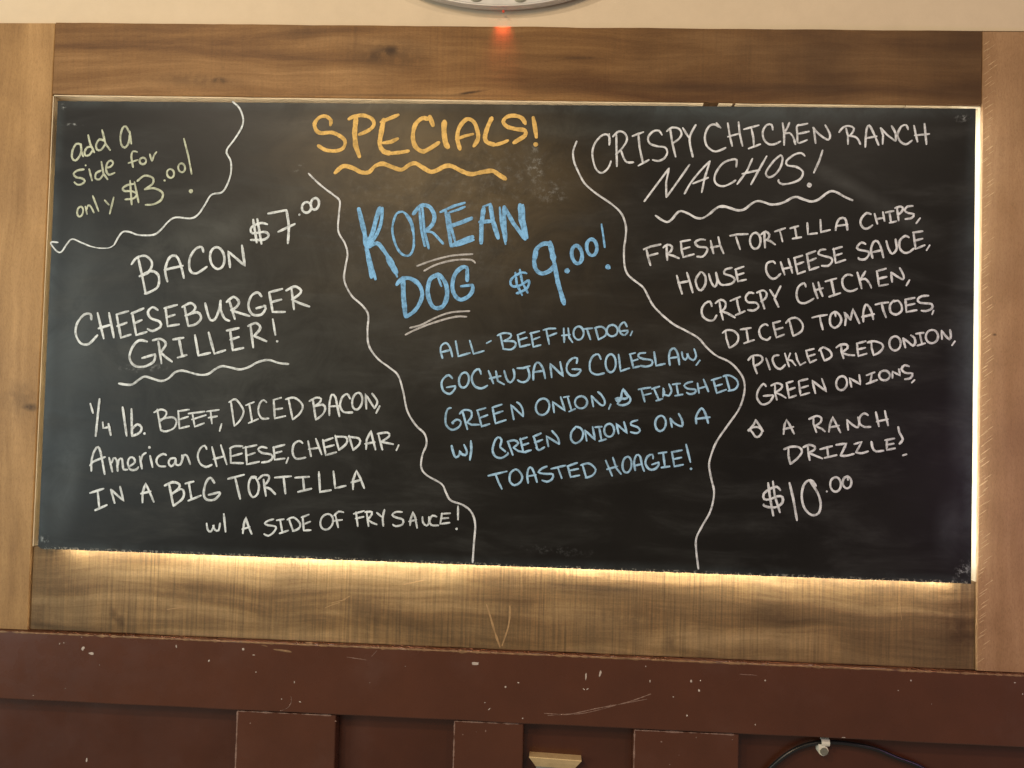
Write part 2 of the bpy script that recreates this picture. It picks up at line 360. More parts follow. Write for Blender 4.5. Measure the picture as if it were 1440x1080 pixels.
for nm, mt, lb, a in (('led_strip', M_LED, 'warm light strip behind the lower edge', (-.85, .87, .0034, .0056, -.4420, -.4395)),
                      ('led_strip', M_LEDR, 'cool white light strip behind the right edge', (.8880, .8905, .0040, .0075, -.425, .44)),
                      ('led_strip', M_LEDT, 'light strip behind the upper edge', (-.88, .88, .0040, .0070, .4385, .4410)),
                      ('led_strip', M_LEDL, 'light strip behind the left edge', (-.8905, -.8880, .0040, .0070, -.425, .33))):
    bm = bmesh.new(); box(bm, *a); obj(nm, bm, mt, cb, lb)

# chalk writing: every stroke in tenths of a millimetre on the board face
DATA = """add~1|g|4.1|s|-8454 3595 -8559 3608 -8632 3472 -8632 3322 -8562 3272 -8486 3354 -8449 3475 -8467 3609 -8448 3460 -8404 3355
add~1|g|4.1|s|-8195 3477 -8245 3552 -8336 3536 -8380 3445 -8359 3377 -8283 3387 -8211 3492
add~1|g|4.1|l|-8323 3791 -8272 3612 -8178 3439
add~1|g|4.1|s|-7975 3675 -8083 3704 -8149 3598 -8126 3499 -8044 3494 -7957 3615
add~1|g|4.1|l|-8040 3899 -7957 3615 -7854 3490
a~1|g|4.1|s|-7471 3845 -7556 3973 -7621 3933 -7656 3768 -7631 3604 -7558 3545 -7486 3635 -7464 3815
a~1|g|4.1|l|-7472 3875 -7425 3621
side~1|g|4.1|s|-8377 3095 -8513 3069 -8587 3002 -8528 2934 -8415 2915 -8348 2862 -8409 2795 -8500 2785 -8564 2835
side~1|g|4.1|l|-8270 3102 -8199 2870
side~1|g|3.8|d|-8344 3176
side~1|g|4.1|s|-8025 3075 -8123 3020 -8131 2918 -8048 2896 -7970 3001
side~1|g|4.1|l|-8024 3255 -7971 3016 -7880 2898
side~1|g|4.1|s|-7927 3130 -7836 3152 -7779 3228 -7830 3281 -7901 3226 -7919 3092 -7860 2994 -7740 3034
for~1|g|3.8|s|-7296 3458 -7382 3472 -7414 3367 -7368 3149
for~1|g|3.8|l|-7469 3232 -7274 3300
for~1|g|3.8|s|-7196 3343 -7225 3324 -7239 3292 -7236 3258 -7215 3230 -7182 3215 -7147 3219 -7120 3240 -7107 3272 -7113 3306 -7136 3333 -7169 3345 -7204 3340
for~1|g|3.8|s|-7037 3416 -6986 3282 -6954 3387 -6902 3462
only~1|g|3.8|s|-8420 2341 -8450 2317 -8471 2272 -8476 2219 -8464 2172 -8438 2145 -8406 2145 -8376 2172 -8357 2219 -8354 2272 -8368 2317 -8395 2341 -8427 2337
only~1|g|3.8|l|-8313 2348 -8269 2191
only~1|g|3.8|s|-8294 2265 -8253 2370 -8197 2341 -8130 2223
only~1|g|3.8|l|-8170 2565 -8034 2254
only~1|g|3.8|l|-7922 2479 -7827 2385
only~1|g|3.8|l|-7737 2542 -7804 2207
$3~1|g|4.1|s|-7323 2816 -7465 2790 -7562 2723 -7521 2670 -7369 2666 -7266 2608 -7332 2524 -7504 2500
$3~1|g|4.1|l|-7417 2880 -7363 2398
$3~1|g|4.1|l|-7325 2852 -7223 2442
$3~1|g|4.1|s|-7271 2870 -7124 2982 -6956 2940 -6951 2827 -7069 2736 -7113 2705
$3~1|g|4.1|s|-7113 2705 -6917 2732 -6741 2639 -6771 2496 -6919 2411 -7084 2396
.00!~1|g|4.3|d|-6712 2892
.00!~1|g|3.8|s|-6637 3114 -6663 3083 -6670 3038 -6658 2993 -6628 2958 -6590 2945 -6554 2957 -6530 2990 -6524 3035 -6539 3080 -6570 3112 -6609 3122 -6644 3108
.00!~1|g|3.8|s|-6414 3230 -6439 3199 -6446 3155 -6433 3109 -6405 3075 -6368 3061 -6333 3072 -6311 3105 -6306 3150 -6320 3195 -6350 3228 -6387 3238 -6421 3224
.00!~1|g|3.8|l|-6354 3737 -6250 3395 -6165 3025
.00!~1|g|8.6|d|-6167 2683
%border~1|w|3.5|s|-5396 4491 -5250 4359 -5167 4151 -5190 3972 -5317 3748 -5473 3523 -5454 3420 -5383 3287 -5373 3050 -5445 2811 -5544 2668 -5752 2615 -5879 2405 -6006 2217 -6154 2140 -6455 2154 -6602 2068 -6746 1903 -6893 1800 -7195 1791 -7379 1848 -7506 1852 -7588 1770 -7686 1584
%border~1|w|2.1|s|-7686 1584 -7789 1523 -8001 1516 -8186 1552
%border~1|w|3.1|s|-8186 1552 -8371 1623 -8557 1688 -8660 1588 -8774 1422 -8883 1456 -8997 1612 -8844 1615
BACON~1|w|4.8|l|-7188 1331 -7094 984 -7006 631
BACON~1|w|4.8|s|-7321 1200 -7218 1337 -7038 1376 -6902 1237 -6970 1051 -7147 966
BACON~1|w|4.8|s|-7147 966 -6917 1077 -6761 991 -6759 778 -6899 669 -7024 624
BACON~1|w|4.8|s|-6572 870 -6628 1100 -6566 1331 -6467 1394 -6386 1352 -6307 1177 -6243 948
BACON~1|w|4.8|l|-6647 1106 -6271 1195
BACON~1|w|4.8|s|-5869 1475 -5909 1574 -6033 1529 -6140 1339 -6124 1109 -5995 1048 -5785 1186
BACON~1|w|4.8|s|-5663 1560 -5715 1489 -5730 1382 -5705 1268 -5645 1181 -5569 1143 -5497 1166 -5449 1242 -5438 1352 -5468 1464 -5531 1547 -5608 1578 -5678 1548
BACON~1|w|4.8|l|-5318 1177 -5367 1495 -5023 1218 -5096 1623
$7~1|w|4.8|s|-4600 2049 -4744 2071 -4920 1980 -4897 1867 -4648 1896 -4567 1827 -4660 1744 -4928 1732
$7~1|w|4.8|l|-4890 2140 -4801 1681
$7~1|w|4.8|l|-4808 2152 -4704 1658
$7~1|w|4.8|l|-4598 2261 -4229 2337
$7~1|w|4.8|s|-4229 2337 -4172 2027 -4176 1674
$7~1|w|4.8|l|-4381 1900 -4048 2065
.00~1|w|4.8|d|-3966 2249
.00~1|w|4.8|s|-3842 2501 -3887 2477 -3916 2432 -3920 2376 -3900 2326 -3859 2296 -3810 2293 -3767 2320 -3740 2367 -3739 2423 -3762 2471 -3804 2499 -3853 2498
.00~1|w|4.8|s|-3673 2583 -3713 2556 -3740 2505 -3746 2444 -3729 2390 -3694 2358 -3651 2357 -3611 2388 -3587 2441 -3583 2502 -3603 2554 -3640 2582 -3683 2580
CHEESEBURGER~1|w|4.8|s|-8089 84 -8112 190 -8239 180 -8377 -1 -8393 -214 -8287 -389 -8122 -403 -7948 -222
CHEESEBURGER~1|w|4.8|l|-7968 221 -7818 -290
CHEESEBURGER~1|w|4.8|l|-7732 226 -7612 -267
CHEESEBURGER~1|w|4.8|l|-7936 -90 -7668 -3
CHEESEBURGER~1|w|4.8|l|-7579 201 -7468 -264 -7268 -195
CHEESEBURGER~1|w|4.8|l|-7585 194 -7335 270
CHEESEBURGER~1|w|4.8|l|-7557 -36 -7361 39
CHEESEBURGER~1|w|4.8|l|-7261 243 -7159 -204 -6945 -135
CHEESEBURGER~1|w|4.8|l|-7278 218 -7030 330
CHEESEBURGER~1|w|4.8|l|-7216 25 -7056 99
CHEESEBURGER~1|w|4.8|s|-6739 301 -6850 358 -6940 261 -6877 139 -6694 72 -6672 -26 -6830 -115 -6933 -75
CHEESEBURGER~1|w|4.8|l|-6587 357 -6528 -13 -6296 28
CHEESEBURGER~1|w|4.8|l|-6615 339 -6348 415
CHEESEBURGER~1|w|4.8|l|-6564 163 -6394 220
CHEESEBURGER~1|w|4.8|l|-6209 383 -6115 -3
CHEESEBURGER~1|w|4.8|s|-6256 371 -6090 456 -5986 377 -6053 263 -6188 200
CHEESEBURGER~1|w|4.8|s|-6188 200 -5946 275 -5863 168 -5955 46 -6115 -3
CHEESEBURGER~1|w|4.8|s|-5792 462 -5738 269 -5671 130 -5582 149 -5511 327 -5483 521
CHEESEBURGER~1|w|4.8|s|-5488 486 -5463 310 -5386 164 -5288 121
CHEESEBURGER~1|w|4.8|l|-5311 525 -5182 158
CHEESEBURGER~1|w|4.8|s|-5363 489 -5224 597 -5113 501 -5163 394 -5268 332
CHEESEBURGER~1|w|4.8|l|-5268 332 -5105 283 -4888 224
CHEESEBURGER~1|w|4.8|s|-4664 616 -4746 695 -4868 622 -4921 428 -4836 261 -4658 258 -4574 382 -4611 441
CHEESEBURGER~1|w|4.8|l|-4762 378 -4576 435
CHEESEBURGER~1|w|4.8|l|-4514 700 -4429 315 -4180 321
CHEESEBURGER~1|w|4.8|l|-4514 700 -4250 775
CHEESEBURGER~1|w|4.8|l|-4471 507 -4260 565
CHEESEBURGER~1|w|4.8|l|-4073 797 -4004 370
CHEESEBURGER~1|w|4.8|s|-4178 742 -4003 826 -3876 748 -3926 659 -4058 569
CHEESEBURGER~1|w|4.8|l|-4058 569 -3903 502 -3698 436
GRILLER!~1|w|4.8|s|-6929 -329 -7093 -308 -7221 -435 -7277 -648 -7180 -804 -6981 -827 -6787 -724 -6756 -582
GRILLER!~1|w|4.8|l|-7024 -659 -6757 -572
GRILLER!~1|w|4.8|l|-6706 -317 -6623 -755
GRILLER!~1|w|4.8|s|-6822 -302 -6661 -270 -6549 -366 -6650 -534
GRILLER!~1|w|4.8|l|-6650 -534 -6538 -630 -6409 -715
GRILLER!~1|w|4.8|l|-6291 -254 -6205 -604
GRILLER!~1|w|4.8|l|-6409 -274 -6195 -234
GRILLER!~1|w|4.8|l|-6305 -631 -6120 -574
GRILLER!~1|w|4.8|l|-5971 -176 -5883 -579 -5645 -520
GRILLER!~1|w|4.8|l|-5697 -117 -5563 -536 -5344 -460
GRILLER!~1|w|4.8|l|-5270 -72 -5201 -457 -4989 -406
GRILLER!~1|w|4.8|l|-5341 -74 -5093 -16
GRILLER!~1|w|4.8|l|-5263 -255 -5086 -191
GRILLER!~1|w|4.8|l|-4863 25 -4793 -395
GRILLER!~1|w|4.8|s|-4916 24 -4758 90 -4666 -6 -4784 -166
GRILLER!~1|w|4.8|l|-4784 -166 -4531 -266
GRILLER!~1|w|4.1|l|-4424 175 -4359 -139
GRILLER!~1|w|4.8|d|-4318 -261
%underline~1|w|4.3|s|-7472 -1171 -7344 -1189 -7200 -1185 -7077 -1094 -6954 -1021 -6790 -1059 -6609 -1100 -6467 -1043 -6346 -924 -6204 -885 -6042 -916 -5861 -957 -5682 -942 -5543 -844 -5403 -777 -5223 -801 -5044 -832 -4868 -782 -4694 -683 -4482 -632 -4267 -686 -4072 -702
1/4~1|w|4.5|l|-8033 -1585 -7969 -1771
1/4~1|w|4.5|l|-7849 -1486 -7895 -2226
1/4~1|w|4.5|l|-7763 -1946 -7746 -2062 -7615 -2035
1/4~1|w|4.5|l|-7646 -1973 -7588 -2198
lb.~1|w|4.5|l|-7372 -1637 -7265 -2208
lb.~1|w|4.5|l|-7197 -1667 -7162 -2205
lb.~1|w|4.5|s|-7168 -2064 -7064 -1968 -6978 -2024 -7009 -2130 -7162 -2205
lb.~1|w|5.2|d|-6912 -2146
BEEF~1|w|3.8|l|-6674 -1664 -6585 -2071
BEEF~1|w|3.8|s|-6738 -1725 -6597 -1662 -6488 -1706 -6508 -1800 -6611 -1897
BEEF~1|w|3.8|s|-6613 -1862 -6376 -1808 -6277 -1875 -6319 -2017 -6483 -2091 -6592 -2066
BEEF~1|w|3.8|l|-6250 -1676 -6211 -2025 -6015 -1973
BEEF~1|w|3.8|l|-6249 -1688 -6029 -1647
BEEF~1|w|3.8|l|-6218 -1850 -6042 -1787
BEEF~1|w|3.8|l|-5961 -1726 -5903 -1981 -5715 -1906
BEEF~1|w|3.8|l|-6044 -1729 -5713 -1678
BEEF~1|w|3.8|l|-5968 -1843 -5686 -1747
BEEF~1|w|3.8|l|-5599 -1658 -5560 -1913
BEEF~1|w|3.8|l|-5677 -1677 -5428 -1637
BEEF~1|w|3.8|l|-5636 -1799 -5459 -1764
BEEF~1|w|3.8|l|-5366 -1908 -5400 -2055
American~1|w|4.3|s|-7956 -2918 -7959 -2696 -7907 -2508 -7833 -2440 -7770 -2597 -7682 -2973
American~1|w|4.3|s|-7990 -2814 -7921 -2730 -7685 -2629
American~1|w|4.3|l|-7607 -2639 -7528 -2917
American~1|w|4.3|s|-7547 -2742 -7515 -2648 -7454 -2681 -7420 -2902
American~1|w|4.3|s|-7425 -2797 -7406 -2679 -7347 -2654 -7323 -2770 -7302 -2863 -7218 -2865
American~1|w|4.3|s|-7184 -2801 -7080 -2716 -7107 -2635 -7180 -2626 -7224 -2720 -7170 -2859 -7050 -2860 -7004 -2807
American~1|w|4.3|l|-6989 -2596 -6931 -2840
American~1|w|4.3|s|-6961 -2689 -6930 -2571 -6860 -2523
American~1|w|4.3|l|-6779 -2578 -6717 -2803
American~1|w|5.5|d|-6798 -2416
American~1|w|4.3|s|-6452 -2557 -6513 -2535 -6618 -2597 -6645 -2691 -6586 -2775 -6455 -2778
American~1|w|4.3|s|-6271 -2609 -6366 -2624 -6398 -2706 -6348 -2775 -6278 -2714 -6258 -2621
American~1|w|4.3|s|-6258 -2621 -6242 -2737 -6165 -2734 -6126 -2640 -6135 -2547
American~1|w|4.3|s|-6126 -2652 -6095 -2546 -6035 -2556 -5996 -2636 -5961 -2723
CHEESE,~1|w|4.1|s|-5647 -2416 -5686 -2347 -5767 -2396 -5821 -2538 -5767 -2699 -5645 -2764 -5528 -2714
CHEESE,~1|w|4.1|l|-5542 -2366 -5432 -2746
CHEESE,~1|w|4.1|l|-5366 -2326 -5232 -2705
CHEESE,~1|w|4.1|l|-5509 -2609 -5298 -2545
CHEESE,~1|w|4.1|l|-5173 -2390 -5151 -2668 -4902 -2667
CHEESE,~1|w|4.1|s|-5185 -2390 -5092 -2341 -4927 -2336
CHEESE,~1|w|4.1|l|-5144 -2540 -4933 -2476
CHEESE,~1|w|4.1|l|-4867 -2341 -4830 -2688 -4585 -2627
CHEESE,~1|w|4.1|l|-4925 -2371 -4649 -2305
CHEESE,~1|w|4.1|l|-4849 -2519 -4674 -2456
CHEESE,~1|w|4.1|s|-4441 -2357 -4548 -2337 -4617 -2385 -4544 -2452 -4354 -2481 -4328 -2550 -4396 -2614 -4537 -2642
CHEESE,~1|w|4.1|l|-4313 -2329 -4280 -2578 -4081 -2549
CHEESE,~1|w|4.1|l|-4324 -2348 -4091 -2281
CHEESE,~1|w|4.1|l|-4296 -2456 -4145 -2412
CHEESE,~1|w|4.1|l|-4011 -2529 -4049 -2641
IN~1|w|4.5|l|-7812 -3288 -7760 -3636
IN~1|w|4.5|l|-7966 -3351 -7686 -3253
IN~1|w|4.5|l|-7843 -3685 -7607 -3572
IN~1|w|4.5|l|-7541 -3267 -7453 -3532
IN~1|w|4.5|l|-7541 -3267 -7275 -3480 -7359 -3203
A~1|w|4.5|l|-6891 -3502 -6899 -3316 -6847 -3123 -6769 -3265 -6664 -3482
A~1|w|4.5|l|-6934 -3329 -6733 -3276
BIG~1|w|4.5|l|-6374 -3113 -6268 -3539
BIG~1|w|4.5|s|-6463 -3157 -6299 -3082 -6166 -3118 -6175 -3199 -6313 -3320
BIG~1|w|4.5|s|-6325 -3320 -6127 -3209 -6065 -3277 -6095 -3405 -6268 -3546
BIG~1|w|4.5|l|-5978 -3077 -5905 -3411
BIG~1|w|4.5|l|-6048 -3102 -5876 -3055
BIG~1|w|4.5|l|-5975 -3436 -5718 -3323
BIG~1|w|4.5|s|-5467 -3072 -5554 -2970 -5644 -3089 -5671 -3299 -5608 -3401 -5454 -3396 -5352 -3288 -5353 -3253
BIG~1|w|4.5|l|-5576 -3307 -5353 -3247
DICED~1|w|3.8|l|-5198 -1461 -5108 -1947
DICED~1|w|3.8|s|-5232 -1485 -5104 -1423 -4955 -1594 -4939 -1698 -5005 -1839 -5108 -1947
DICED~1|w|3.8|l|-4829 -1497 -4756 -1855
DICED~1|w|3.8|l|-4898 -1534 -4735 -1464
DICED~1|w|3.8|l|-4831 -1881 -4640 -1794
DICED~1|w|3.8|s|-4487 -1465 -4547 -1420 -4616 -1480 -4645 -1643 -4569 -1780 -4428 -1776
DICED~1|w|3.8|l|-4347 -1414 -4310 -1773 -4099 -1721
DICED~1|w|3.8|l|-4358 -1415 -4195 -1364
DICED~1|w|3.8|l|-4316 -1599 -4164 -1572
DICED~1|w|3.8|l|-4053 -1383 -3956 -1775
DICED~1|w|3.8|s|-4111 -1396 -3948 -1357 -3803 -1446 -3764 -1549 -3830 -1679 -3956 -1786
BACON,~1|w|4.1|l|-3570 -1382 -3497 -1773
BACON,~1|w|4.1|s|-3639 -1418 -3501 -1345 -3406 -1366 -3439 -1448 -3542 -1520
BACON,~1|w|4.1|s|-3542 -1520 -3367 -1480 -3317 -1560 -3372 -1677 -3497 -1778
BACON,~1|w|4.1|s|-3231 -1685 -3238 -1465 -3198 -1279 -3126 -1323 -3085 -1484 -3031 -1702
BACON,~1|w|4.1|l|-3249 -1512 -3050 -1495
BACON,~1|w|4.1|s|-2832 -1350 -2894 -1259 -2986 -1320 -3027 -1483 -2952 -1608 -2777 -1614
BACON,~1|w|4.1|s|-2697 -1231 -2747 -1271 -2781 -1345 -2790 -1433 -2772 -1509 -2731 -1552 -2678 -1551 -2630 -1506 -2598 -1430 -2592 -1342 -2613 -1269 -2657 -1230 -2709 -1237
BACON,~1|w|4.1|l|-2506 -1538 -2532 -1250 -2348 -1522
BACON,~1|w|4.1|s|-2348 -1522 -2294 -1393 -2404 -1235
BACON,~1|w|4.1|l|-2245 -1473 -2310 -1613
CHEDDAR,~1|w|4.1|s|-3739 -2243 -3811 -2199 -3914 -2271 -3932 -2434 -3857 -2547 -3670 -2518
CHEDDAR,~1|w|4.1|l|-3635 -2194 -3566 -2492
CHEDDAR,~1|w|4.1|l|-3484 -2143 -3356 -2451
CHEDDAR,~1|w|4.1|l|-3618 -2355 -3419 -2321
CHEDDAR,~1|w|4.1|l|-3343 -2162 -3274 -2460 -3066 -2396
CHEDDAR,~1|w|4.1|l|-3342 -2196 -3145 -2121
CHEDDAR,~1|w|4.1|l|-3291 -2310 -3117 -2259
CHEDDAR,~1|w|4.1|l|-3100 -2074 -3020 -2348
CHEDDAR,~1|w|4.1|s|-3099 -2097 -2889 -2102 -2873 -2217 -3020 -2355
CHEDDAR,~1|w|4.1|l|-2831 -2066 -2740 -2340
CHEDDAR,~1|w|4.1|s|-2842 -2089 -2631 -2118 -2616 -2221 -2740 -2347
CHEDDAR,~1|w|4.1|l|-2484 -2321 -2479 -2136 -2403 -1961 -2363 -2110 -2298 -2327
CHEDDAR,~1|w|4.1|l|-2511 -2218 -2314 -2178
CHEDDAR,~1|w|4.1|l|-2249 -2037 -2163 -2323
CHEDDAR,~1|w|4.1|s|-2273 -2015 -2076 -1986 -2039 -2054 -2198 -2174
CHEDDAR,~1|w|4.1|l|-2198 -2169 -1953 -2208
CHEDDAR,~1|w|4.1|l|-1848 -2221 -1891 -2326
TORTILLA~1|w|4.3|l|-5057 -2955 -4939 -3367
TORTILLA~1|w|4.3|l|-5198 -2982 -4877 -2891
TORTILLA~1|w|4.3|s|-4632 -2929 -4727 -2932 -4781 -3061 -4763 -3223 -4688 -3324 -4596 -3252 -4579 -3078 -4655 -2942 -4702 -2955
TORTILLA~1|w|4.3|l|-4489 -2971 -4430 -3292
TORTILLA~1|w|4.3|s|-4595 -2974 -4504 -2891 -4386 -2898 -4394 -2991 -4473 -3098
TORTILLA~1|w|4.3|s|-4460 -3120 -4353 -3151 -4243 -3252
TORTILLA~1|w|4.3|l|-4090 -2935 -4044 -3234
TORTILLA~1|w|4.3|l|-4267 -2929 -3939 -2891
TORTILLA~1|w|4.3|l|-3708 -2911 -3675 -3164
TORTILLA~1|w|4.3|l|-3867 -2917 -3582 -2889
TORTILLA~1|w|4.3|l|-3799 -3191 -3532 -3118
TORTILLA~1|w|4.3|l|-3398 -2786 -3361 -3177 -3145 -3135
TORTILLA~1|w|4.3|l|-3111 -2766 -3065 -3093 -2856 -3041
TORTILLA~1|w|4.3|l|-2714 -3109 -2720 -2926 -2661 -2740 -2582 -2876 -2494 -3079
TORTILLA~1|w|4.3|l|-2754 -2973 -2558 -2916
w/~1|w|4.1|s|-5590 -3863 -5561 -3989 -5500 -4021 -5445 -3916 -5458 -3893 -5419 -3984 -5347 -3993 -5322 -3854
w/~1|w|4.1|l|-5254 -3666 -5205 -4018
A~2|w|4.3|l|-4861 -4034 -4845 -3849 -4814 -3721 -4762 -3869 -4684 -4039
A~2|w|4.3|l|-4876 -3953 -4725 -3902
SIDE~1|w|3.8|s|-4260 -3736 -4376 -3775 -4434 -3823 -4373 -3855 -4208 -3884 -4251 -3989 -4354 -4062 -4437 -4030
SIDE~1|w|3.8|l|-4131 -3743 -4075 -3994
SIDE~1|w|3.8|l|-4201 -3757 -4054 -3729
SIDE~1|w|3.8|l|-4133 -4008 -3959 -3944
SIDE~1|w|3.8|l|-3955 -3726 -3865 -3952
SIDE~1|w|3.8|s|-3990 -3738 -3863 -3688 -3730 -3810 -3761 -3903 -3877 -3957
SIDE~1|w|3.8|l|-3688 -3659 -3655 -3933 -3515 -3922
SIDE~1|w|3.8|l|-3711 -3683 -3561 -3620
SIDE~1|w|3.8|l|-3671 -3819 -3532 -3757
OF~1|w|3.8|s|-3197 -3598 -3263 -3623 -3313 -3684 -3335 -3764 -3322 -3839 -3278 -3890 -3215 -3902 -3151 -3872 -3103 -3808 -3085 -3727 -3102 -3654 -3149 -3607 -3213 -3600
OF~1|w|3.8|l|-3047 -3603 -2980 -3852
OF~1|w|3.8|s|-3070 -3626 -2979 -3543 -2885 -3556
OF~1|w|3.8|l|-3078 -3730 -2904 -3701
FRY~1|w|3.8|l|-2641 -3543 -2597 -3816
FRY~1|w|3.8|l|-2687 -3579 -2479 -3514
FRY~1|w|3.8|l|-2649 -3669 -2487 -3629
FRY~1|w|3.8|l|-2431 -3559 -2388 -3809
FRY~1|w|3.8|s|-2467 -3537 -2328 -3532 -2360 -3625 -2416 -3684
FRY~1|w|3.8|l|-2404 -3684 -2321 -3738 -2227 -3769
FRY~1|w|3.8|l|-2235 -3540 -2139 -3617
FRY~1|w|3.8|s|-2086 -3478 -2115 -3639 -2099 -3794
SAUCE!~1|w|3.8|s|-1737 -3512 -1864 -3516 -1932 -3576 -1861 -3619 -1721 -3660 -1730 -3752 -1856 -3790 -1915 -3758
SAUCE!~1|w|3.8|l|-1579 -3769 -1571 -3643 -1529 -3505 -1480 -3617 -1439 -3810
SAUCE!~1|w|3.8|l|-1604 -3690 -1455 -3651
SAUCE!~1|w|3.8|s|-1342 -3590 -1327 -3703 -1256 -3758 -1212 -3699 -1215 -3586
SAUCE!~1|w|3.8|s|-1066 -3580 -1147 -3560 -1202 -3654 -1164 -3743 -1026 -3743
SAUCE!~1|w|3.8|l|-964 -3509 -992 -3715 -809 -3685
SAUCE!~1|w|3.8|l|-975 -3520 -803 -3503
SAUCE!~1|w|3.8|l|-984 -3612 -835 -3595
SAUCE!~1|w|3.8|l|-658 -3361 -650 -3623
SAUCE!~1|w|4.8|d|-675 -3799
SPECIALS!~1|y|7.3|s|-3411 4037 -3404 4136 -3506 4214 -3634 4193 -3728 4064 -3684 3926 -3583 3878 -3366 3890 -3165 3793 -3103 3696 -3148 3577 -3294 3526 -3492 3544 -3644 3631
SPECIALS!~1|y|9.1|l|-2903 4200 -2922 3894 -2894 3639 -2808 3414
SPECIALS!~1|y|7.3|s|-3050 4159 -2963 4209 -2767 4240 -2587 4173 -2544 4055 -2639 3946 -2832 3856
SPECIALS!~1|y|9.1|s|-2351 4165 -2392 3900 -2413 3664 -2330 3528 -2192 3490
SPECIALS!~1|y|7.3|s|-2192 3490 -1997 3512 -1832 3543
SPECIALS!~1|y|7.3|l|-2408 4106 -2253 4176 -2060 4257
SPECIALS!~1|y|7.3|l|-2355 3694 -2199 3715 -2055 3785
SPECIALS!~1|y|9.1|l|-1443 4233 -1369 4047
SPECIALS!~1|y|8.4|s|-1470 4174 -1588 4192 -1721 4063 -1762 3828 -1707 3632 -1568 3536 -1433 3587 -1242 3716
SPECIALS!~1|y|10.4|s|-1147 4138 -1152 3952 -1115 3717 -1060 3620
SPECIALS!~1|y|7.8|s|-825 3584 -884 3798 -852 4013 -711 4181 -574 4133 -501 3978 -477 3802 -559 3645
SPECIALS!~1|y|5.8|l|-913 3778 -740 3848 -576 3889
SPECIALS!~1|y|8.4|s|-217 4215 -299 4019 -342 3823 -291 3726 -134 3679
SPECIALS!~1|y|6.5|s|-134 3679 0 3720 114 3770
SPECIALS!~1|y|7.8|s|443 4094 372 4210 236 4258 82 4237 7 4139 87 4042 262 3995 437 3968 439 3870 326 3791 222 3722
SPECIALS!~1|y|7.8|l|588 4232 627 4047 662 3834
SPECIALS!~1|y|9.4|d|652 3698
%underline~2|y|8.3|s|-3289 3084 -3126 3224 -2928 3187 -2768 3110 -2611 3112 -2497 3231 -2342 3282 -2144 3216 -1966 3170 -1813 3269 -1697 3300 -1558 3224 -1399 3138 -1283 3159 -1111 3249 -975 3250 -778 3155 -602 3099 -428 3131 -274 3162 -159 3163 -40 3087 87 3011
KOREAN~1|b|9.1|l|-2789 2386 -2655 1900
KOREAN~1|b|9.7|l|-2655 1900 -2607 1628
KOREAN~1|b|7.8|l|-2617 1647 -2489 1036
KOREAN~1|b|6.5|l|-2607 1628 -2410 999
KOREAN~1|b|9.1|s|-2368 2412 -2439 2176 -2490 1941 -2580 1706
KOREAN~1|b|6.5|s|-2319 2412 -2338 2100 -2447 1825 -2597 1628
KOREAN~1|b|7.8|s|-2577 1628 -2404 1709 -2283 1594 -2160 1421
KOREAN~1|b|11.7|l|-2180 1440 -2004 1133
KOREAN~1|b|5.2|l|-2036 1191 -1982 1056
KOREAN~1|b|4.5|s|-1907 2341 -2032 2300 -2103 2084 -2097 1889 -2011 1638 -1889 1494 -1753 1487 -1680 1644 -1689 1916 -1755 2187 -1897 2331
KOREAN~1|b|6.5|s|-1847 2293 -1734 2109 -1699 1954
KOREAN~1|b|5.2|l|-1587 2404 -1534 1957 -1457 1667
KOREAN~1|b|5.2|l|-1529 2424 -1476 1958 -1378 1620
KOREAN~1|b|7.8|s|-1710 2295 -1560 2463 -1394 2446 -1291 2272 -1325 2097 -1466 1958
KOREAN~1|b|5.2|s|-1476 1958 -1320 1941 -1180 1808 -1100 1722
KOREAN~1|b|6.5|l|-1071 2373 -1013 2063 -943 1676
KOREAN~1|b|5.2|l|-1011 2335 -954 2044 -869 1774
KOREAN~1|b|5.2|l|-1177 2342 -928 2462 -698 2534
KOREAN~1|b|5.2|l|-983 2345 -829 2396 -695 2456
KOREAN~1|b|7.8|l|-994 2063 -763 2144 -553 2235
KOREAN~1|b|9.1|l|-924 1686 -791 1756 -523 1867
KOREAN~1|b|5.8|l|-847 1687 -502 1810
KOREAN~1|b|8.4|l|-327 2442 -362 2112 -357 1744
KOREAN~1|b|4.5|l|-343 2461 -191 2522
KOREAN~1|b|8.4|l|-200 2502 -143 2193 -27 1847
KOREAN~1|b|7.8|l|-402 2160 -152 2183
KOREAN~1|b|4.5|l|-15 2457 23 2138 121 1733
KOREAN~1|b|7.8|l|71 2468 81 2139 119 1791
KOREAN~1|b|7.8|l|71 2468 263 2141 502 1836
KOREAN~1|b|9.1|l|378 2511 405 2221 511 1856
KOREAN~1|b|5.8|l|436 2512 463 2222 540 1856
%underline~3|p|3.6|s|-1600 1276 -1303 1389 -918 1492 -513 1529
%underline~3|p|3.6|s|-1461 1182 -1242 1302 -973 1385 -742 1418 -529 1412 -460 1356
DOG~1|b|9.1|l|-1869 1046 -1848 679 -1797 293
DOG~1|b|7.8|s|-1991 898 -1897 1007 -1723 1030 -1544 898 -1480 725 -1532 530 -1644 373 -1796 273
DOG~1|b|5.2|s|-1801 1048 -1605 993 -1484 841
DOG~1|b|8.4|s|-1201 1108 -1334 1018 -1375 766 -1300 535 -1201 460 -1067 502 -995 696 -1021 927 -1143 1099 -1221 1117
DOG~1|b|4.5|l|-1180 1060 -1107 887
DOG~1|b|7.8|s|-608 1003 -613 1167 -625 1264 -722 1262 -853 1124 -895 891 -841 719 -723 634 -570 705 -497 822 -499 918
DOG~1|b|5.8|l|-500 928 -730 895
%underline~4|p|3.6|s|-1702 63 -1481 126 -1195 277 -908 380 -543 416
%underline~4|p|3.6|s|-1785 -74 -1575 37 -1307 149 -1001 252 -771 305 -597 303
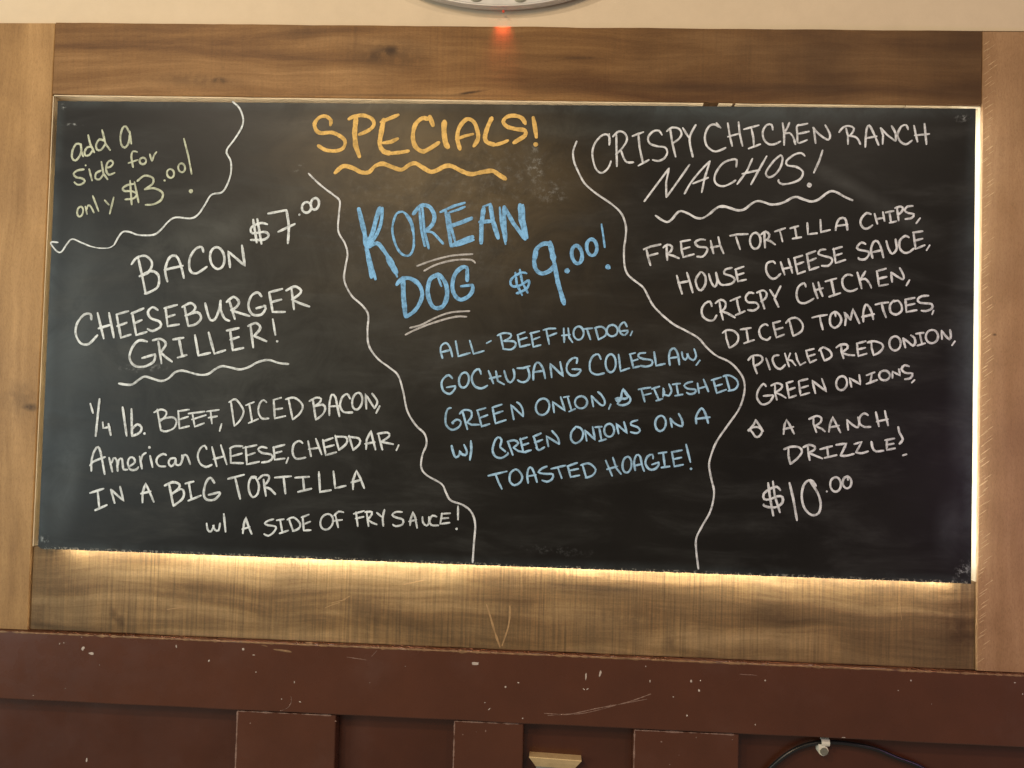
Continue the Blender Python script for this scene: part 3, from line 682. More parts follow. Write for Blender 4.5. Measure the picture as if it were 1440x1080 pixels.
$~1|b|4.7|s|545 1170 458 1188 307 1108 233 1010 274 915 427 937 587 1036 571 901 430 802 358 782
$~1|b|4.7|l|324 1185 359 955 470 745
$~1|b|4.7|l|409 1245 464 995 574 796
9.00!~1|b|7.8|s|979 1756 846 1753 715 1636 682 1423 725 1251 842 1176 993 1236 1067 1334
9.00!~1|b|10.4|l|978 1794 1064 1430
9.00!~1|b|8.4|l|1064 1430 1152 1009 1286 590
9.00!~1|b|6.5|l|686 1423 735 1597
9.00!~1|b|10.4|d|1327 1239
9.00!~1|b|7.1|s|1449 1719 1414 1663 1404 1577 1423 1486 1464 1414 1517 1383 1567 1400 1600 1461 1607 1548 1585 1639 1541 1706 1488 1733 1439 1710
9.00!~1|b|6.5|s|1742 1851 1703 1801 1688 1724 1701 1641 1738 1575 1788 1545 1839 1558 1876 1612 1888 1691 1872 1773 1833 1836 1781 1861 1731 1843
9.00!~1|b|3.9|l|1965 2157 2005 1927 2039 1707
9.00!~1|b|10.4|d|2110 1328
ALL-~1|c|3.8|s|-1045 -515 -1089 -362 -1072 -266 -987 -215 -907 -300 -853 -481
ALL-~1|c|3.8|l|-1078 -400 -896 -348
ALL-~1|c|3.8|l|-799 -173 -738 -469 -509 -396
ALL-~1|c|3.8|l|-526 -157 -441 -414 -241 -351
ALL-~1|c|3.8|l|-198 -203 -107 -151
BEEF~2|c|3.8|l|66 -28 131 -295
BEEF~2|c|3.8|s|9 -48 123 2 267 -13 259 -81 137 -151
BEEF~2|c|3.8|s|137 -151 338 -156 369 -231 285 -310 122 -304
BEEF~2|c|3.8|l|401 -20 455 -258 645 -206
BEEF~2|c|3.8|l|392 -30 543 31
BEEF~2|c|3.8|l|433 -125 584 -73
BEEF~2|c|3.8|l|658 24 713 -252 855 -210
BEEF~2|c|3.8|l|640 5 820 57
BEEF~2|c|3.8|l|681 -119 832 -58
BEEF~2|c|3.8|l|953 79 1017 -197
BEEF~2|c|3.8|l|895 78 999 109 1133 115
BEEF~2|c|3.8|l|984 -45 1154 26
GOCHUJANG~1|c|4.1|s|-841 -903 -910 -838 -995 -888 -1050 -995 -1007 -1147 -880 -1202 -787 -1103 -779 -1046
GOCHUJANG~1|c|4.1|l|-951 -1079 -779 -1046
GOCHUJANG~1|c|4.1|s|-622 -781 -671 -817 -704 -883 -712 -961 -693 -1030 -653 -1070 -601 -1070 -554 -1030 -524 -961 -519 -883 -541 -817 -583 -781 -634 -786
GOCHUJANG~1|c|4.1|s|-286 -803 -327 -708 -413 -749 -466 -884 -404 -1036 -269 -1080 -155 -1020
GOCHUJANG~1|c|4.1|l|-144 -732 -41 -979
GOCHUJANG~1|c|4.1|l|0 -738 43 -928 170 -992
GOCHUJANG~1|c|4.1|l|-121 -885 98 -831
GOCHUJANG~1|c|4.1|s|162 -725 214 -886 283 -951 357 -863 354 -748 333 -692
GOCHUJANG~1|c|4.1|s|609 -646 652 -817 588 -924 493 -936 425 -900
GOCHUJANG~1|c|4.1|l|409 -671 524 -668 656 -622
GOCHUJANG~1|c|4.1|s|730 -892 726 -739 760 -585 826 -555 905 -658 958 -857
GOCHUJANG~1|c|4.1|l|745 -739 925 -705
GOCHUJANG~1|c|4.1|l|1081 -835 1046 -569 1299 -801 1235 -526
GOCHUJANG~1|c|4.1|s|1553 -547 1560 -451 1474 -453 1382 -551 1366 -685 1445 -778 1558 -775 1632 -697 1632 -669
GOCHUJANG~1|c|4.1|l|1470 -663 1631 -663
HOTDOG,~1|c|3.8|l|1289 125 1305 -152
HOTDOG,~1|c|3.8|l|1374 127 1398 -54 1467 -148
HOTDOG,~1|c|3.8|l|1254 -19 1415 0
HOTDOG,~1|c|3.8|s|1544 159 1501 121 1479 60 1484 -9 1515 -65 1562 -93 1614 -85 1655 -43 1674 20 1666 88 1633 141 1584 165 1532 153
HOTDOG,~1|c|3.8|l|1735 116 1807 -83
HOTDOG,~1|c|3.8|l|1669 114 1839 137
HOTDOG,~1|c|3.8|l|1896 148 1958 -70
HOTDOG,~1|c|3.8|s|1877 138 2009 170 2106 95 2089 0 1958 -83
HOTDOG,~1|c|3.8|s|2204 207 2154 183 2122 136 2116 78 2140 25 2185 -7 2240 -10 2289 18 2318 67 2320 125 2294 176 2246 205 2192 204
HOTDOG,~1|c|3.8|s|2501 181 2451 265 2386 226 2350 139 2390 45 2467 18 2522 86
HOTDOG,~1|c|3.8|l|2389 92 2521 109
HOTDOG,~1|c|3.8|l|2606 97 2571 11
COLESLAW,~1|c|3.9|s|2015 -459 1965 -365 1871 -396 1808 -521 1822 -692 1937 -756 2087 -724
COLESLAW,~1|c|3.9|s|2172 -364 2130 -415 2108 -498 2114 -590 2145 -665 2193 -703 2244 -693 2285 -638 2303 -552 2295 -461 2261 -389 2212 -356 2161 -372
COLESLAW,~1|c|3.9|l|2352 -356 2398 -678 2566 -616
COLESLAW,~1|c|3.9|l|2569 -341 2641 -605 2763 -574
COLESLAW,~1|c|3.9|l|2560 -351 2672 -319
COLESLAW,~1|c|3.9|l|2610 -482 2722 -442
COLESLAW,~1|c|3.9|s|2870 -315 2757 -327 2730 -385 2816 -430 2986 -454 2988 -540 2876 -580 2781 -564
COLESLAW,~1|c|3.9|l|3029 -292 3073 -556 3241 -514
COLESLAW,~1|c|3.9|s|3335 -540 3313 -389 3338 -256 3413 -216 3481 -328 3513 -526
COLESLAW,~1|c|3.9|l|3323 -408 3500 -375
COLESLAW,~1|c|3.9|s|3555 -279 3575 -383 3623 -429 3669 -362 3658 -305 3688 -380 3773 -435 3828 -358 3787 -217
COLESLAW,~1|c|3.9|l|3900 -432 3831 -528
FINISHED~1|c|3.8|l|2801 -1018 2872 -1253
FINISHED~1|c|3.8|l|2745 -1020 2848 -998 2979 -976
FINISHED~1|c|3.8|l|2841 -1131 2990 -1089
FINISHED~1|c|3.8|l|3035 -984 3143 -1217
FINISHED~1|c|3.8|l|2998 -1003 3147 -952
FINISHED~1|c|3.8|l|3087 -1228 3208 -1187
FINISHED~1|c|3.8|l|3217 -1149 3223 -979 3244 -1110 3329 -1127
FINISHED~1|c|3.8|s|3329 -1127 3374 -1031 3324 -900
FINISHED~1|c|3.8|l|3464 -897 3506 -1113
FINISHED~1|c|3.8|l|3390 -908 3539 -885
FINISHED~1|c|3.8|l|3441 -1124 3590 -1092
FINISHED~1|c|3.8|s|3770 -845 3677 -867 3613 -925 3680 -980 3829 -995 3812 -1061 3719 -1083 3662 -1056
FINISHED~1|c|3.8|l|3864 -871 3896 -1059
FINISHED~1|c|3.8|l|3975 -793 4073 -1026
FINISHED~1|c|3.8|l|3885 -974 4015 -933
FINISHED~1|c|3.8|l|4161 -797 4231 -1050 4407 -979
FINISHED~1|c|3.8|l|4124 -808 4309 -746
FINISHED~1|c|3.8|l|4201 -919 4330 -878
FINISHED~1|c|3.8|l|4393 -716 4472 -987
FINISHED~1|c|3.8|s|4346 -727 4457 -705 4589 -777 4628 -870 4574 -966 4445 -1003
ONION,~1|c|3.9|s|920 -1242 853 -1273 805 -1340 790 -1424 811 -1501 862 -1551 930 -1559 996 -1523 1040 -1453 1051 -1368 1026 -1293 972 -1248 903 -1245
ONION,~1|c|3.9|l|1146 -1509 1112 -1301 1354 -1465 1262 -1202
ONION,~1|c|3.9|l|1394 -1198 1477 -1452
ONION,~1|c|3.9|l|1319 -1209 1423 -1188
ONION,~1|c|3.9|l|1430 -1482 1552 -1422
ONION,~1|c|3.9|s|1619 -1184 1568 -1219 1541 -1275 1547 -1337 1583 -1387 1639 -1412 1701 -1404 1750 -1366 1773 -1309 1764 -1247 1724 -1199 1666 -1178 1605 -1189
ONION,~1|c|3.9|l|1895 -1374 1852 -1167
ONION,~1|c|3.9|s|1852 -1167 1949 -1259 2045 -1342 2102 -1331 2109 -1255 2041 -1143 1973 -1087
ONION,~1|c|3.9|l|2224 -1318 2189 -1414
&~1|c|4.1|s|2336 -1258 2419 -1208 2495 -1206 2550 -1167 2492 -1093 2462 -1018 2427 -1113 2419 -1208 2356 -1305 2460 -1330 2572 -1280 2598 -1203 2530 -1111 2462 -1027
&~1|c|4.1|s|2345 -1248 2316 -1211 2391 -1190
GREEN~1|c|3.9|s|-849 -1473 -915 -1497 -950 -1632 -935 -1804 -817 -1896 -684 -1835 -649 -1739 -727 -1693 -821 -1763 -792 -1771
GREEN~1|c|3.9|l|-626 -1528 -520 -1878
GREEN~1|c|3.9|s|-682 -1587 -598 -1508 -463 -1523 -450 -1637 -533 -1745
GREEN~1|c|3.9|l|-533 -1745 -446 -1786 -292 -1782
GREEN~1|c|3.9|l|-339 -1501 -244 -1813 -92 -1761
GREEN~1|c|3.9|l|-348 -1510 -177 -1454
GREEN~1|c|3.9|l|-287 -1652 -135 -1590
GREEN~1|c|3.9|l|-44 -1445 22 -1748 221 -1676
GREEN~1|c|3.9|l|-53 -1445 136 -1377
GREEN~1|c|3.9|l|-11 -1568 159 -1506
GREEN~1|c|3.9|l|373 -1662 308 -1378 553 -1600
GREEN~1|c|3.9|s|553 -1600 540 -1476 490 -1373 422 -1327
w/~2|c|4.3|s|-817 -2202 -774 -2353 -724 -2428 -659 -2369 -651 -2292 -631 -2349 -544 -2375 -517 -2307 -578 -2176
w/~2|c|4.3|l|-446 -2095 -431 -2276 -455 -2467
GREEN~2|c|4.1|s|121 -2193 146 -2059 78 -2013 13 -2101 -20 -2273 40 -2385 156 -2410 268 -2340 277 -2302
GREEN~2|c|4.1|l|121 -2202 229 -2285
GREEN~2|c|4.1|l|271 -2093 373 -2347
GREEN~2|c|4.1|s|261 -2093 394 -2061 472 -2116 379 -2204
GREEN~2|c|4.1|l|379 -2204 476 -2268 629 -2288
GREEN~2|c|4.1|l|507 -2020 571 -2274
GREEN~2|c|4.1|l|498 -2048 640 -1997
GREEN~2|c|4.1|l|530 -2161 672 -2110
GREEN~2|c|4.1|l|572 -2289 723 -2241
GREEN~2|c|4.1|l|763 -1974 835 -2190
GREEN~2|c|4.1|s|816 -2191 875 -2237 977 -2177
GREEN~2|c|4.1|l|754 -1984 904 -1913
GREEN~2|c|4.1|l|785 -2097 936 -2035
GREEN~2|c|4.1|l|1053 -2165 1010 -1967 1260 -2111
GREEN~2|c|4.1|s|1260 -2111 1229 -1989 1112 -1859
TOASTED~1|c|3.9|l|50 -2727 112 -2877 182 -3007
TOASTED~1|c|3.9|l|-92 -2760 69 -2717 268 -2663
TOASTED~1|c|3.9|s|419 -2620 335 -2699 330 -2851 418 -2924 530 -2863 565 -2749 486 -2637 419 -2620
TOASTED~1|c|3.9|s|683 -2877 660 -2727 684 -2593 741 -2582 801 -2703 853 -2853
TOASTED~1|c|3.9|l|670 -2745 830 -2712
TOASTED~1|c|3.9|s|1035 -2544 941 -2585 876 -2663 1000 -2687 1152 -2692 1136 -2787 1042 -2837 947 -2812
TOASTED~1|c|3.9|l|1243 -2557 1324 -2762
TOASTED~1|c|3.9|l|1112 -2589 1394 -2514
TOASTED~1|c|3.9|l|1432 -2521 1494 -2734 1663 -2695
TOASTED~1|c|3.9|l|1421 -2532 1612 -2458
TOASTED~1|c|3.9|l|1479 -2610 1637 -2571
TOASTED~1|c|3.9|l|1715 -2500 1788 -2725
TOASTED~1|c|3.9|s|1681 -2502 1838 -2463 1966 -2572 1912 -2687 1777 -2741
HOAGIE!~1|c|3.8|l|2154 -2396 2285 -2686
HOAGIE!~1|c|3.8|l|2288 -2335 2360 -2537 2453 -2647
HOAGIE!~1|c|3.8|l|2180 -2565 2382 -2502
HOAGIE!~1|c|3.8|s|2545 -2315 2505 -2356 2480 -2427 2477 -2508 2498 -2577 2537 -2613 2582 -2608 2622 -2562 2645 -2489 2644 -2408 2620 -2343 2580 -2311 2535 -2321
HOAGIE!~1|c|3.8|s|2721 -2571 2695 -2413 2737 -2276 2805 -2297 2843 -2454 2890 -2577
HOAGIE!~1|c|3.8|l|2697 -2481 2854 -2442
HOAGIE!~1|c|3.8|s|3054 -2335 3041 -2256 2951 -2293 2910 -2429 2991 -2540 3103 -2525 3168 -2433 3145 -2400
HOAGIE!~1|c|3.8|l|3034 -2448 3167 -2399
HOAGIE!~1|c|3.8|l|3242 -2216 3281 -2486
HOAGIE!~1|c|3.8|l|3152 -2230 3309 -2203
HOAGIE!~1|c|3.8|l|3214 -2499 3371 -2471
HOAGIE!~1|c|3.8|l|3410 -2211 3460 -2469 3627 -2430
HOAGIE!~1|c|3.8|l|3399 -2200 3599 -2155
HOAGIE!~1|c|3.8|l|3435 -2334 3591 -2295
HOAGIE!~1|c|3.8|l|3671 -2045 3761 -2380
HOAGIE!~1|c|4.8|d|3774 -2504
ONIONS~1|c|3.9|s|1561 -1778 1484 -1883 1487 -2019 1568 -2085 1680 -2013 1711 -1876 1652 -1787 1560 -1767
ONIONS~1|c|3.9|l|1783 -2033 1744 -1830 1941 -2006 1889 -1757
ONIONS~1|c|3.9|l|2014 -1765 2065 -2013
ONIONS~1|c|3.9|l|1935 -1767 2070 -1752
ONIONS~1|c|3.9|l|2020 -2031 2155 -1988
ONIONS~1|c|3.9|s|2177 -1698 2135 -1734 2114 -1794 2119 -1860 2148 -1913 2194 -1940 2244 -1932 2284 -1892 2302 -1831 2294 -1766 2262 -1715 2215 -1692 2166 -1704
ONIONS~1|c|3.9|l|2390 -1879 2340 -1688 2548 -1863 2486 -1649
ONIONS~1|c|3.9|s|2745 -1608 2633 -1645 2623 -1702 2748 -1744 2794 -1811 2728 -1858 2615 -1839
ON~1|c|3.9|s|3160 -1515 3112 -1554 3083 -1621 3082 -1699 3108 -1765 3154 -1801 3207 -1796 3253 -1753 3279 -1683 3277 -1606 3248 -1543 3201 -1511 3147 -1521
ON~1|c|3.9|l|3400 -1725 3362 -1557
ON~1|c|3.9|s|3362 -1557 3443 -1645 3556 -1698 3600 -1674 3576 -1562 3518 -1462
A~3|c|4.1|s|3857 -1644 3854 -1498 3952 -1348 4033 -1470 4081 -1627
A~3|c|4.1|l|3844 -1554 4112 -1513
CRISPY~1|v|3.9|s|2077 3702 2085 3829 2026 3910 1912 3874 1790 3710 1757 3501 1825 3246 1941 3155 2065 3249 2119 3389
CRISPY~1|v|3.9|l|2072 3922 2081 3713
CRISPY~1|v|3.9|l|2209 3912 2221 3599 2235 3286
CRISPY~1|v|3.9|s|2142 3865 2253 3970 2369 3937 2417 3810 2330 3646 2207 3518
CRISPY~1|v|3.9|s|2308 3600 2357 3461 2427 3370 2553 3371
CRISPY~1|v|3.9|l|2631 3940 2660 3673 2735 3350
CRISPY~1|v|3.9|l|2518 3880 2733 3964
CRISPY~1|v|3.9|l|2645 3303 2847 3421
CRISPY~1|v|3.9|s|3087 3909 3028 3990 2915 3977 2822 3860 2852 3745 2989 3689 3149 3667 3197 3564 3131 3447 3018 3400 2916 3422
CRISPY~1|v|3.9|l|3243 4027 3283 3773 3357 3485
CRISPY~1|v|3.9|s|3176 3980 3277 4055 3414 4029 3461 3925 3395 3820 3295 3750
CRISPY~1|v|3.9|l|3481 4052 3552 3937 3617 3846
CRISPY~1|v|3.9|s|3729 4113 3631 3915 3623 3753 3685 3489
NACHOS!~1|v|3.8|s|2775 2612 3006 2938 3237 3264
NACHOS!~1|v|3.8|l|3237 3264 3186 2986 3197 2698
NACHOS!~1|v|3.8|l|3197 2698 3412 3012 3627 3338
NACHOS!~1|v|3.8|s|3542 2772 3662 2993 3860 3249 4015 3412
NACHOS!~1|v|3.8|l|4015 3412 3920 3088 3869 2800
NACHOS!~1|v|3.8|l|3696 2970 3987 3089
NACHOS!~1|v|3.9|s|4513 3303 4519 3437 4435 3446 4267 3376 4139 3202 4105 3049 4163 2954 4276 2926 4406 2976 4508 3044
NACHOS!~1|v|3.9|l|4819 3469 4720 3229 4538 2968
NACHOS!~1|v|3.9|l|5089 3520 4944 3251 4800 2966
NACHOS!~1|v|3.9|l|4627 3170 4963 3251
NACHOS!~1|v|3.9|s|5350 3543 5239 3446 5112 3272 5076 3176 5133 3110 5244 3159 5354 3313 5388 3486 5350 3543
NACHOS!~1|v|3.9|s|5806 3529 5740 3585 5610 3555 5463 3429 5484 3344 5652 3317 5774 3223 5730 3089 5582 3011 5397 2980 5321 3026 5321 3065
NACHOS!~1|v|3.9|l|6139 3643 6077 3437 5979 3207
NACHOS!~1|v|9.5|d|5902 2973
CHICKEN~1|v|3.9|s|4188 4067 4083 4124 3981 4084 3909 3910 3941 3718 4075 3605 4187 3615 4308 3674
CHICKEN~1|v|3.9|l|4121 4153 4207 4058
CHICKEN~1|v|3.9|l|4337 4155 4379 3915 4430 3705
CHICKEN~1|v|3.9|l|4543 4176 4566 3956 4627 3707
CHICKEN~1|v|3.9|l|4342 3886 4575 3956
CHICKEN~1|v|3.9|l|4789 4054 4830 3862 4842 3709
CHICKEN~1|v|3.9|l|4640 4033 4929 4117
CHICKEN~1|v|3.9|l|4740 3660 4963 3749
CHICKEN~1|v|3.9|s|5192 4029 5172 4125 5078 4124 5006 3998 5027 3845 5122 3751 5234 3752 5345 3810
CHICKEN~1|v|3.9|l|5376 4165 5408 3964 5412 3735
CHICKEN~1|v|3.9|s|5507 4176 5471 4080 5408 3964
CHICKEN~1|v|3.9|s|5408 3955 5510 3975 5586 3890 5626 3756
CHICKEN~1|v|3.9|s|5694 4139 5648 4101 5659 3967 5672 3795 5737 3796 5848 3844
CHICKEN~1|v|3.9|l|5666 4120 5852 4160
CHICKEN~1|v|3.9|l|5669 3957 5882 4007
CHICKEN~1|v|3.9|l|6007 3779 5965 4085
CHICKEN~1|v|3.9|s|5950 4085 6073 3952 6241 3849 6277 3935 6239 4030 6181 4135
RANCH~1|v|3.9|l|6572 4072 6611 3919 6613 3767
RANCH~1|v|3.9|s|6443 3994 6516 4090 6627 4120 6720 4073 6684 3977 6629 3920
RANCH~1|v|3.9|s|6629 3929 6741 3911 6797 3864 6844 3769
RANCH~1|v|3.9|s|6937 3713 6944 3923 6960 4075 7005 4133 7081 4000 7186 3754
RANCH~1|v|3.9|l|6944 3885 7147 3925
RANCH~1|v|3.9|l|7259 3774 7266 3945 7218 4088
RANCH~1|v|3.9|s|7218 4088 7330 3965 7424 3890 7498 3843 7496 3986 7420 4128
RANCH~1|v|3.9|s|7734 4064 7696 4149 7605 4120 7542 3967 7590 3835 7701 3779 7810 3856
RANCH~1|v|3.9|l|7843 4141 7873 3990 7911 3829
RANCH~1|v|3.9|l|8036 4181 8056 3991 8077 3783
RANCH~1|v|3.9|l|7855 3951 8130 3983
%underline~5|v|4.1|s|2996 2339 3111 2260 3225 2216 3315 2275 3403 2391 3481 2433 3629 2383 3766 2309 3890 2302 4013 2377 4145 2494 4257 2542 4370 2520 4460 2499
%underline~5|v|4.3|s|4212 2524 4340 2526 4453 2489 4584 2462 4696 2493 4825 2600 4936 2649 5067 2622 5180 2586 5329 2598 5458 2647 5587 2725 5689 2736 5810 2690 5941 2654 6070 2694 6198 2791
%underline~5|v|4.3|s|5683 2730 5796 2690 5945 2654 6074 2694 6202 2800 6312 2859 6423 2832 6554 2758 6712 2688
FRESH~1|v|4.1|l|2841 1669 2878 1509 2922 1372
FRESH~1|v|4.1|l|2784 1680 2919 1739 3110 1784
FRESH~1|v|4.1|l|2877 1555 3057 1609
FRESH~1|v|4.1|l|3224 1768 3227 1630 3241 1481
FRESH~1|v|4.1|s|3157 1721 3235 1779 3326 1747 3305 1654 3227 1596
FRESH~1|v|4.1|l|3227 1596 3352 1568 3466 1520
FRESH~1|v|4.1|l|3493 1841 3508 1681 3545 1544 3746 1605
FRESH~1|v|4.1|l|3482 1841 3673 1879
FRESH~1|v|4.1|l|3508 1692 3665 1741
FRESH~1|v|4.1|s|3955 1883 3865 1893 3764 1834 3822 1755 3980 1735 3993 1667 3916 1562 3804 1560
FRESH~1|v|4.1|l|4056 1874 4081 1760 4117 1623
FRESH~1|v|4.1|l|4201 1945 4238 1785 4308 1627
FRESH~1|v|4.1|l|4059 1737 4238 1774
TORTILLA~2|v|4.1|l|4538 1951 4574 1837 4621 1712
TORTILLA~2|v|4.1|l|4425 1972 4559 2001 4761 2011
TORTILLA~2|v|4.1|s|4870 2031 4826 1987 4803 1913 4808 1832 4839 1764 4888 1730 4940 1739 4982 1788 5002 1864 4994 1945 4960 2009 4910 2038 4858 2024
TORTILLA~2|v|4.1|l|5074 2051 5076 1914 5090 1755
TORTILLA~2|v|4.1|s|5007 2004 5096 2063 5164 2007 5143 1927 5076 1891
TORTILLA~2|v|4.1|l|5099 1903 5188 1882 5279 1815
TORTILLA~2|v|4.1|l|5363 2079 5387 1988 5416 1874
TORTILLA~2|v|4.1|l|5263 2065 5463 2137
TORTILLA~2|v|4.1|l|5641 2163 5678 1958
TORTILLA~2|v|4.1|l|5552 2132 5707 2180
TORTILLA~2|v|4.1|l|5600 1934 5766 1967
TORTILLA~2|v|4.1|l|5875 2244 5889 2025 6062 2048
TORTILLA~2|v|4.1|l|6119 2310 6133 2070 6305 2115
TORTILLA~2|v|4.1|s|6406 2106 6425 2242 6484 2337 6576 2338 6608 2245 6626 2120
TORTILLA~2|v|4.1|l|6415 2190 6628 2224
CHIPS,~1|v|4.2|s|7061 2429 6980 2449 6890 2353 6871 2249 6933 2156 7014 2158 7094 2221
CHIPS,~1|v|4.2|l|7128 2440 7185 2244
CHIPS,~1|v|4.2|l|7283 2474 7316 2298
CHIPS,~1|v|4.2|l|7153 2337 7305 2364
CHIPS,~1|v|4.2|l|7404 2465 7437 2279
CHIPS,~1|v|4.2|l|7334 2464 7485 2498
CHIPS,~1|v|4.2|l|7407 2268 7538 2301
CHIPS,~1|v|4.2|l|7545 2540 7578 2312
CHIPS,~1|v|4.2|s|7504 2550 7615 2583 7656 2532 7606 2458 7556 2426
CHIPS,~1|v|4.2|s|7836 2597 7736 2585 7686 2511 7757 2460 7858 2441 7819 2368 7698 2345
CHIPS,~1|v|4.2|l|7976 2370 7901 2265
HOUSE~1|v|4.1|l|3428 1187 3477 1017 3537 835
HOUSE~1|v|4.1|l|3619 1248 3679 1066 3739 862
HOUSE~1|v|4.1|l|3454 1039 3678 1089
HOUSE~1|v|4.1|s|3877 1264 3790 1114 3827 955 3896 911 3972 1026 3969 1186 3900 1265
HOUSE~1|v|4.1|s|4035 1233 4083 1074 4152 984 4196 1077 4170 1259
HOUSE~1|v|4.1|s|4170 1259 4206 1122 4264 1032 4331 1022
HOUSE~1|v|4.1|s|4471 1356 4348 1319 4327 1239 4462 1196 4531 1129 4465 1048 4331 1022
HOUSE~1|v|4.1|l|4538 1334 4587 1096 4743 1133
HOUSE~1|v|4.1|l|4527 1322 4694 1383
HOUSE~1|v|4.1|l|4552 1209 4696 1257
CHEESE~1|v|4.1|s|5285 1451 5240 1495 5129 1448 5120 1299 5201 1176 5290 1166 5389 1259
CHEESE~1|v|4.1|l|5385 1486 5467 1238
CHEESE~1|v|4.1|l|5528 1546 5611 1275
CHEESE~1|v|4.1|l|5432 1351 5598 1388
CHEESE~1|v|4.1|l|5641 1572 5708 1260 5849 1315
CHEESE~1|v|4.1|l|5631 1561 5793 1616
CHEESE~1|v|4.1|l|5674 1437 5816 1492
CHEESE~1|v|4.1|l|5874 1649 5930 1337 6102 1403
CHEESE~1|v|4.1|l|5864 1638 6036 1704
CHEESE~1|v|4.1|l|5907 1504 6049 1569
CHEESE~1|v|4.1|s|6229 1738 6128 1726 6088 1653 6190 1613 6333 1574 6344 1501 6275 1427 6153 1425
CHEESE~1|v|4.1|l|6371 1762 6416 1482 6597 1547
CHEESE~1|v|4.1|l|6361 1741 6533 1796
CHEESE~1|v|4.1|l|6383 1616 6535 1671
SAUCE,~1|v|4.1|s|6968 1855 6896 1885 6816 1811 6838 1749 7020 1711 7031 1649 6962 1565 6860 1563 6840 1593
SAUCE,~1|v|4.1|s|7103 1588 7070 1753 7119 1900 7189 1911 7251 1798 7304 1602
SAUCE,~1|v|4.1|l|7101 1702 7282 1747
SAUCE,~1|v|4.1|s|7351 1924 7393 1780 7465 1677 7544 1762 7543 1845 7522 1958
SAUCE,~1|v|4.1|s|7773 1994 7702 2024 7603 1929 7605 1783 7686 1702 7776 1714 7866 1788
SAUCE,~1|v|4.1|l|7852 2099 7896 1778 8066 1854
SAUCE,~1|v|4.1|l|7842 2088 8023 2118
SAUCE,~1|v|4.1|l|7874 1933 8025 1977
SAUCE,~1|v|4.1|l|8157 1855 8098 1755
CRISPY~2|v|4.1|s|4104 607 4068 698 3979 662 3914 546 3939 410 4053 333 4143 346 4197 439
CRISPY~2|v|4.1|l|4248 690 4273 531 4322 350
CRISPY~2|v|4.1|s|4170 666 4269 736 4360 692 4351 579 4263 497
CRISPY~2|v|4.1|l|4285 520 4409 477 4545 401
CRISPY~2|v|4.1|l|4571 765 4596 629 4644 482
CRISPY~2|v|4.1|l|4449 717 4638 801
CRISPY~2|v|4.1|l|4555 446 4732 530
CRISPY~2|v|4.1|s|4893 874 4804 884 4739 791 4785 701 4941 693 4987 615 4899 545 4788 554
CRISPY~2|v|4.1|l|5004 911 5041 752 5099 583
CRISPY~2|v|4.1|s|4949 887 5071 935 5139 868 5107 776 5030 718
CRISPY~2|v|4.1|l|5193 948 5296 792
CRISPY~2|v|4.1|l|5393 1021 5285 780 5362 623
CHICKEN,~1|v|4.1|s|5864 1014 5833 1086 5732 1022 5693 875 5737 731 5839 702 5960 756 6020 799
CHICKEN,~1|v|4.1|l|5995 1089 6038 945 6091 800
CHICKEN,~1|v|4.1|l|6097 1112 6129 967 6182 844
CHICKEN,~1|v|4.1|l|6038 955 6190 1000
CHICKEN,~1|v|4.1|l|6339 1169 6405 869
CHICKEN,~1|v|4.1|l|6228 1125 6440 1191
CHICKEN,~1|v|4.1|l|6304 836 6515 913
CHICKEN,~1|v|4.1|s|6733 1249 6642 1268 6552 1183 6564 1038 6646 957 6748 959 6828 1002
CHICKEN,~1|v|4.1|l|6823 1313 6866 1169 6909 1004
CHICKEN,~1|v|4.1|l|6975 1337 6866 1148
CHICKEN,~1|v|4.1|s|6866 1158 6967 1191 7049 1110 7090 1018
CHICKEN,~1|v|4.1|l|7187 1341 7231 1062 7402 1096
CHICKEN,~1|v|4.1|l|7177 1340 7358 1396
CHICKEN,~1|v|4.1|l|7209 1196 7370 1240
CHICKEN,~1|v|4.1|l|7472 1139 7449 1325
CHICKEN,~1|v|4.1|s|7449 1325 7571 1244 7672 1195 7681 1267 7609 1411
CHICKEN,~1|v|4.1|l|7793 1187 7734 1078
DICED~2|v|3.9|l|4372 139 4394 -11 4453 -180
DICED~2|v|3.9|s|4317 100 4400 159 4531 143 4616 50 4591 -82 4462 -180
DICED~2|v|3.9|l|4763 196 4804 -49
DICED~2|v|3.9|l|4651 174 4855 211
DICED~2|v|3.9|l|4721 -89 4915 -18
DICED~2|v|3.9|s|5170 261 5114 289 5031 230 5005 135 5054 23 5166 -12 5220 46
DICED~2|v|3.9|l|5262 320 5332 39 5479 99
DICED~2|v|3.9|l|5262 311 5400 352
DICED~2|v|3.9|l|5292 179 5449 230
DICED~2|v|3.9|l|5567 374 5606 224 5646 74
DICED~2|v|3.9|s|5503 316 5585 403 5714 415 5817 304 5801 172 5655 74
TOMATOES.~1|v|3.9|l|6138 453 6158 350 6197 209
TOMATOES.~1|v|3.9|l|5991 431 6101 461 6276 493
TOMATOES.~1|v|4.1|s|6422 557 6340 489 6334 320 6418 246 6518 324 6534 437 6469 530 6422 547 6433 463
TOMATOES.~1|v|4.1|l|6610 298 6626 439 6597 551 6709 403
TOMATOES.~1|v|4.1|l|6709 403 6752 611 6876 341
TOMATOES.~1|v|4.1|s|6949 371 6946 559 6990 701 7055 655 7111 525 7131 422
TOMATOES.~1|v|4.1|l|6920 464 7148 525
TOMATOES.~1|v|4.1|l|7283 735 7312 604 7369 465
TOMATOES.~1|v|4.1|l|7164 704 7274 735 7411 753
TOMATOES.~1|v|4.1|s|7511 796 7439 701 7450 570 7551 525 7650 593 7649 705 7584 788 7511 768
TOMATOES.~1|v|4.1|l|7721 819 7742 576 7933 617
TOMATOES.~1|v|4.1|l|7712 810 7894 851
TOMATOES.~1|v|4.1|l|7740 698 7895 738
TOMATOES.~1|v|4.1|s|8148 894 8021 882 7949 824 7986 759 8205 736 8206 651 8097 602 8015 610
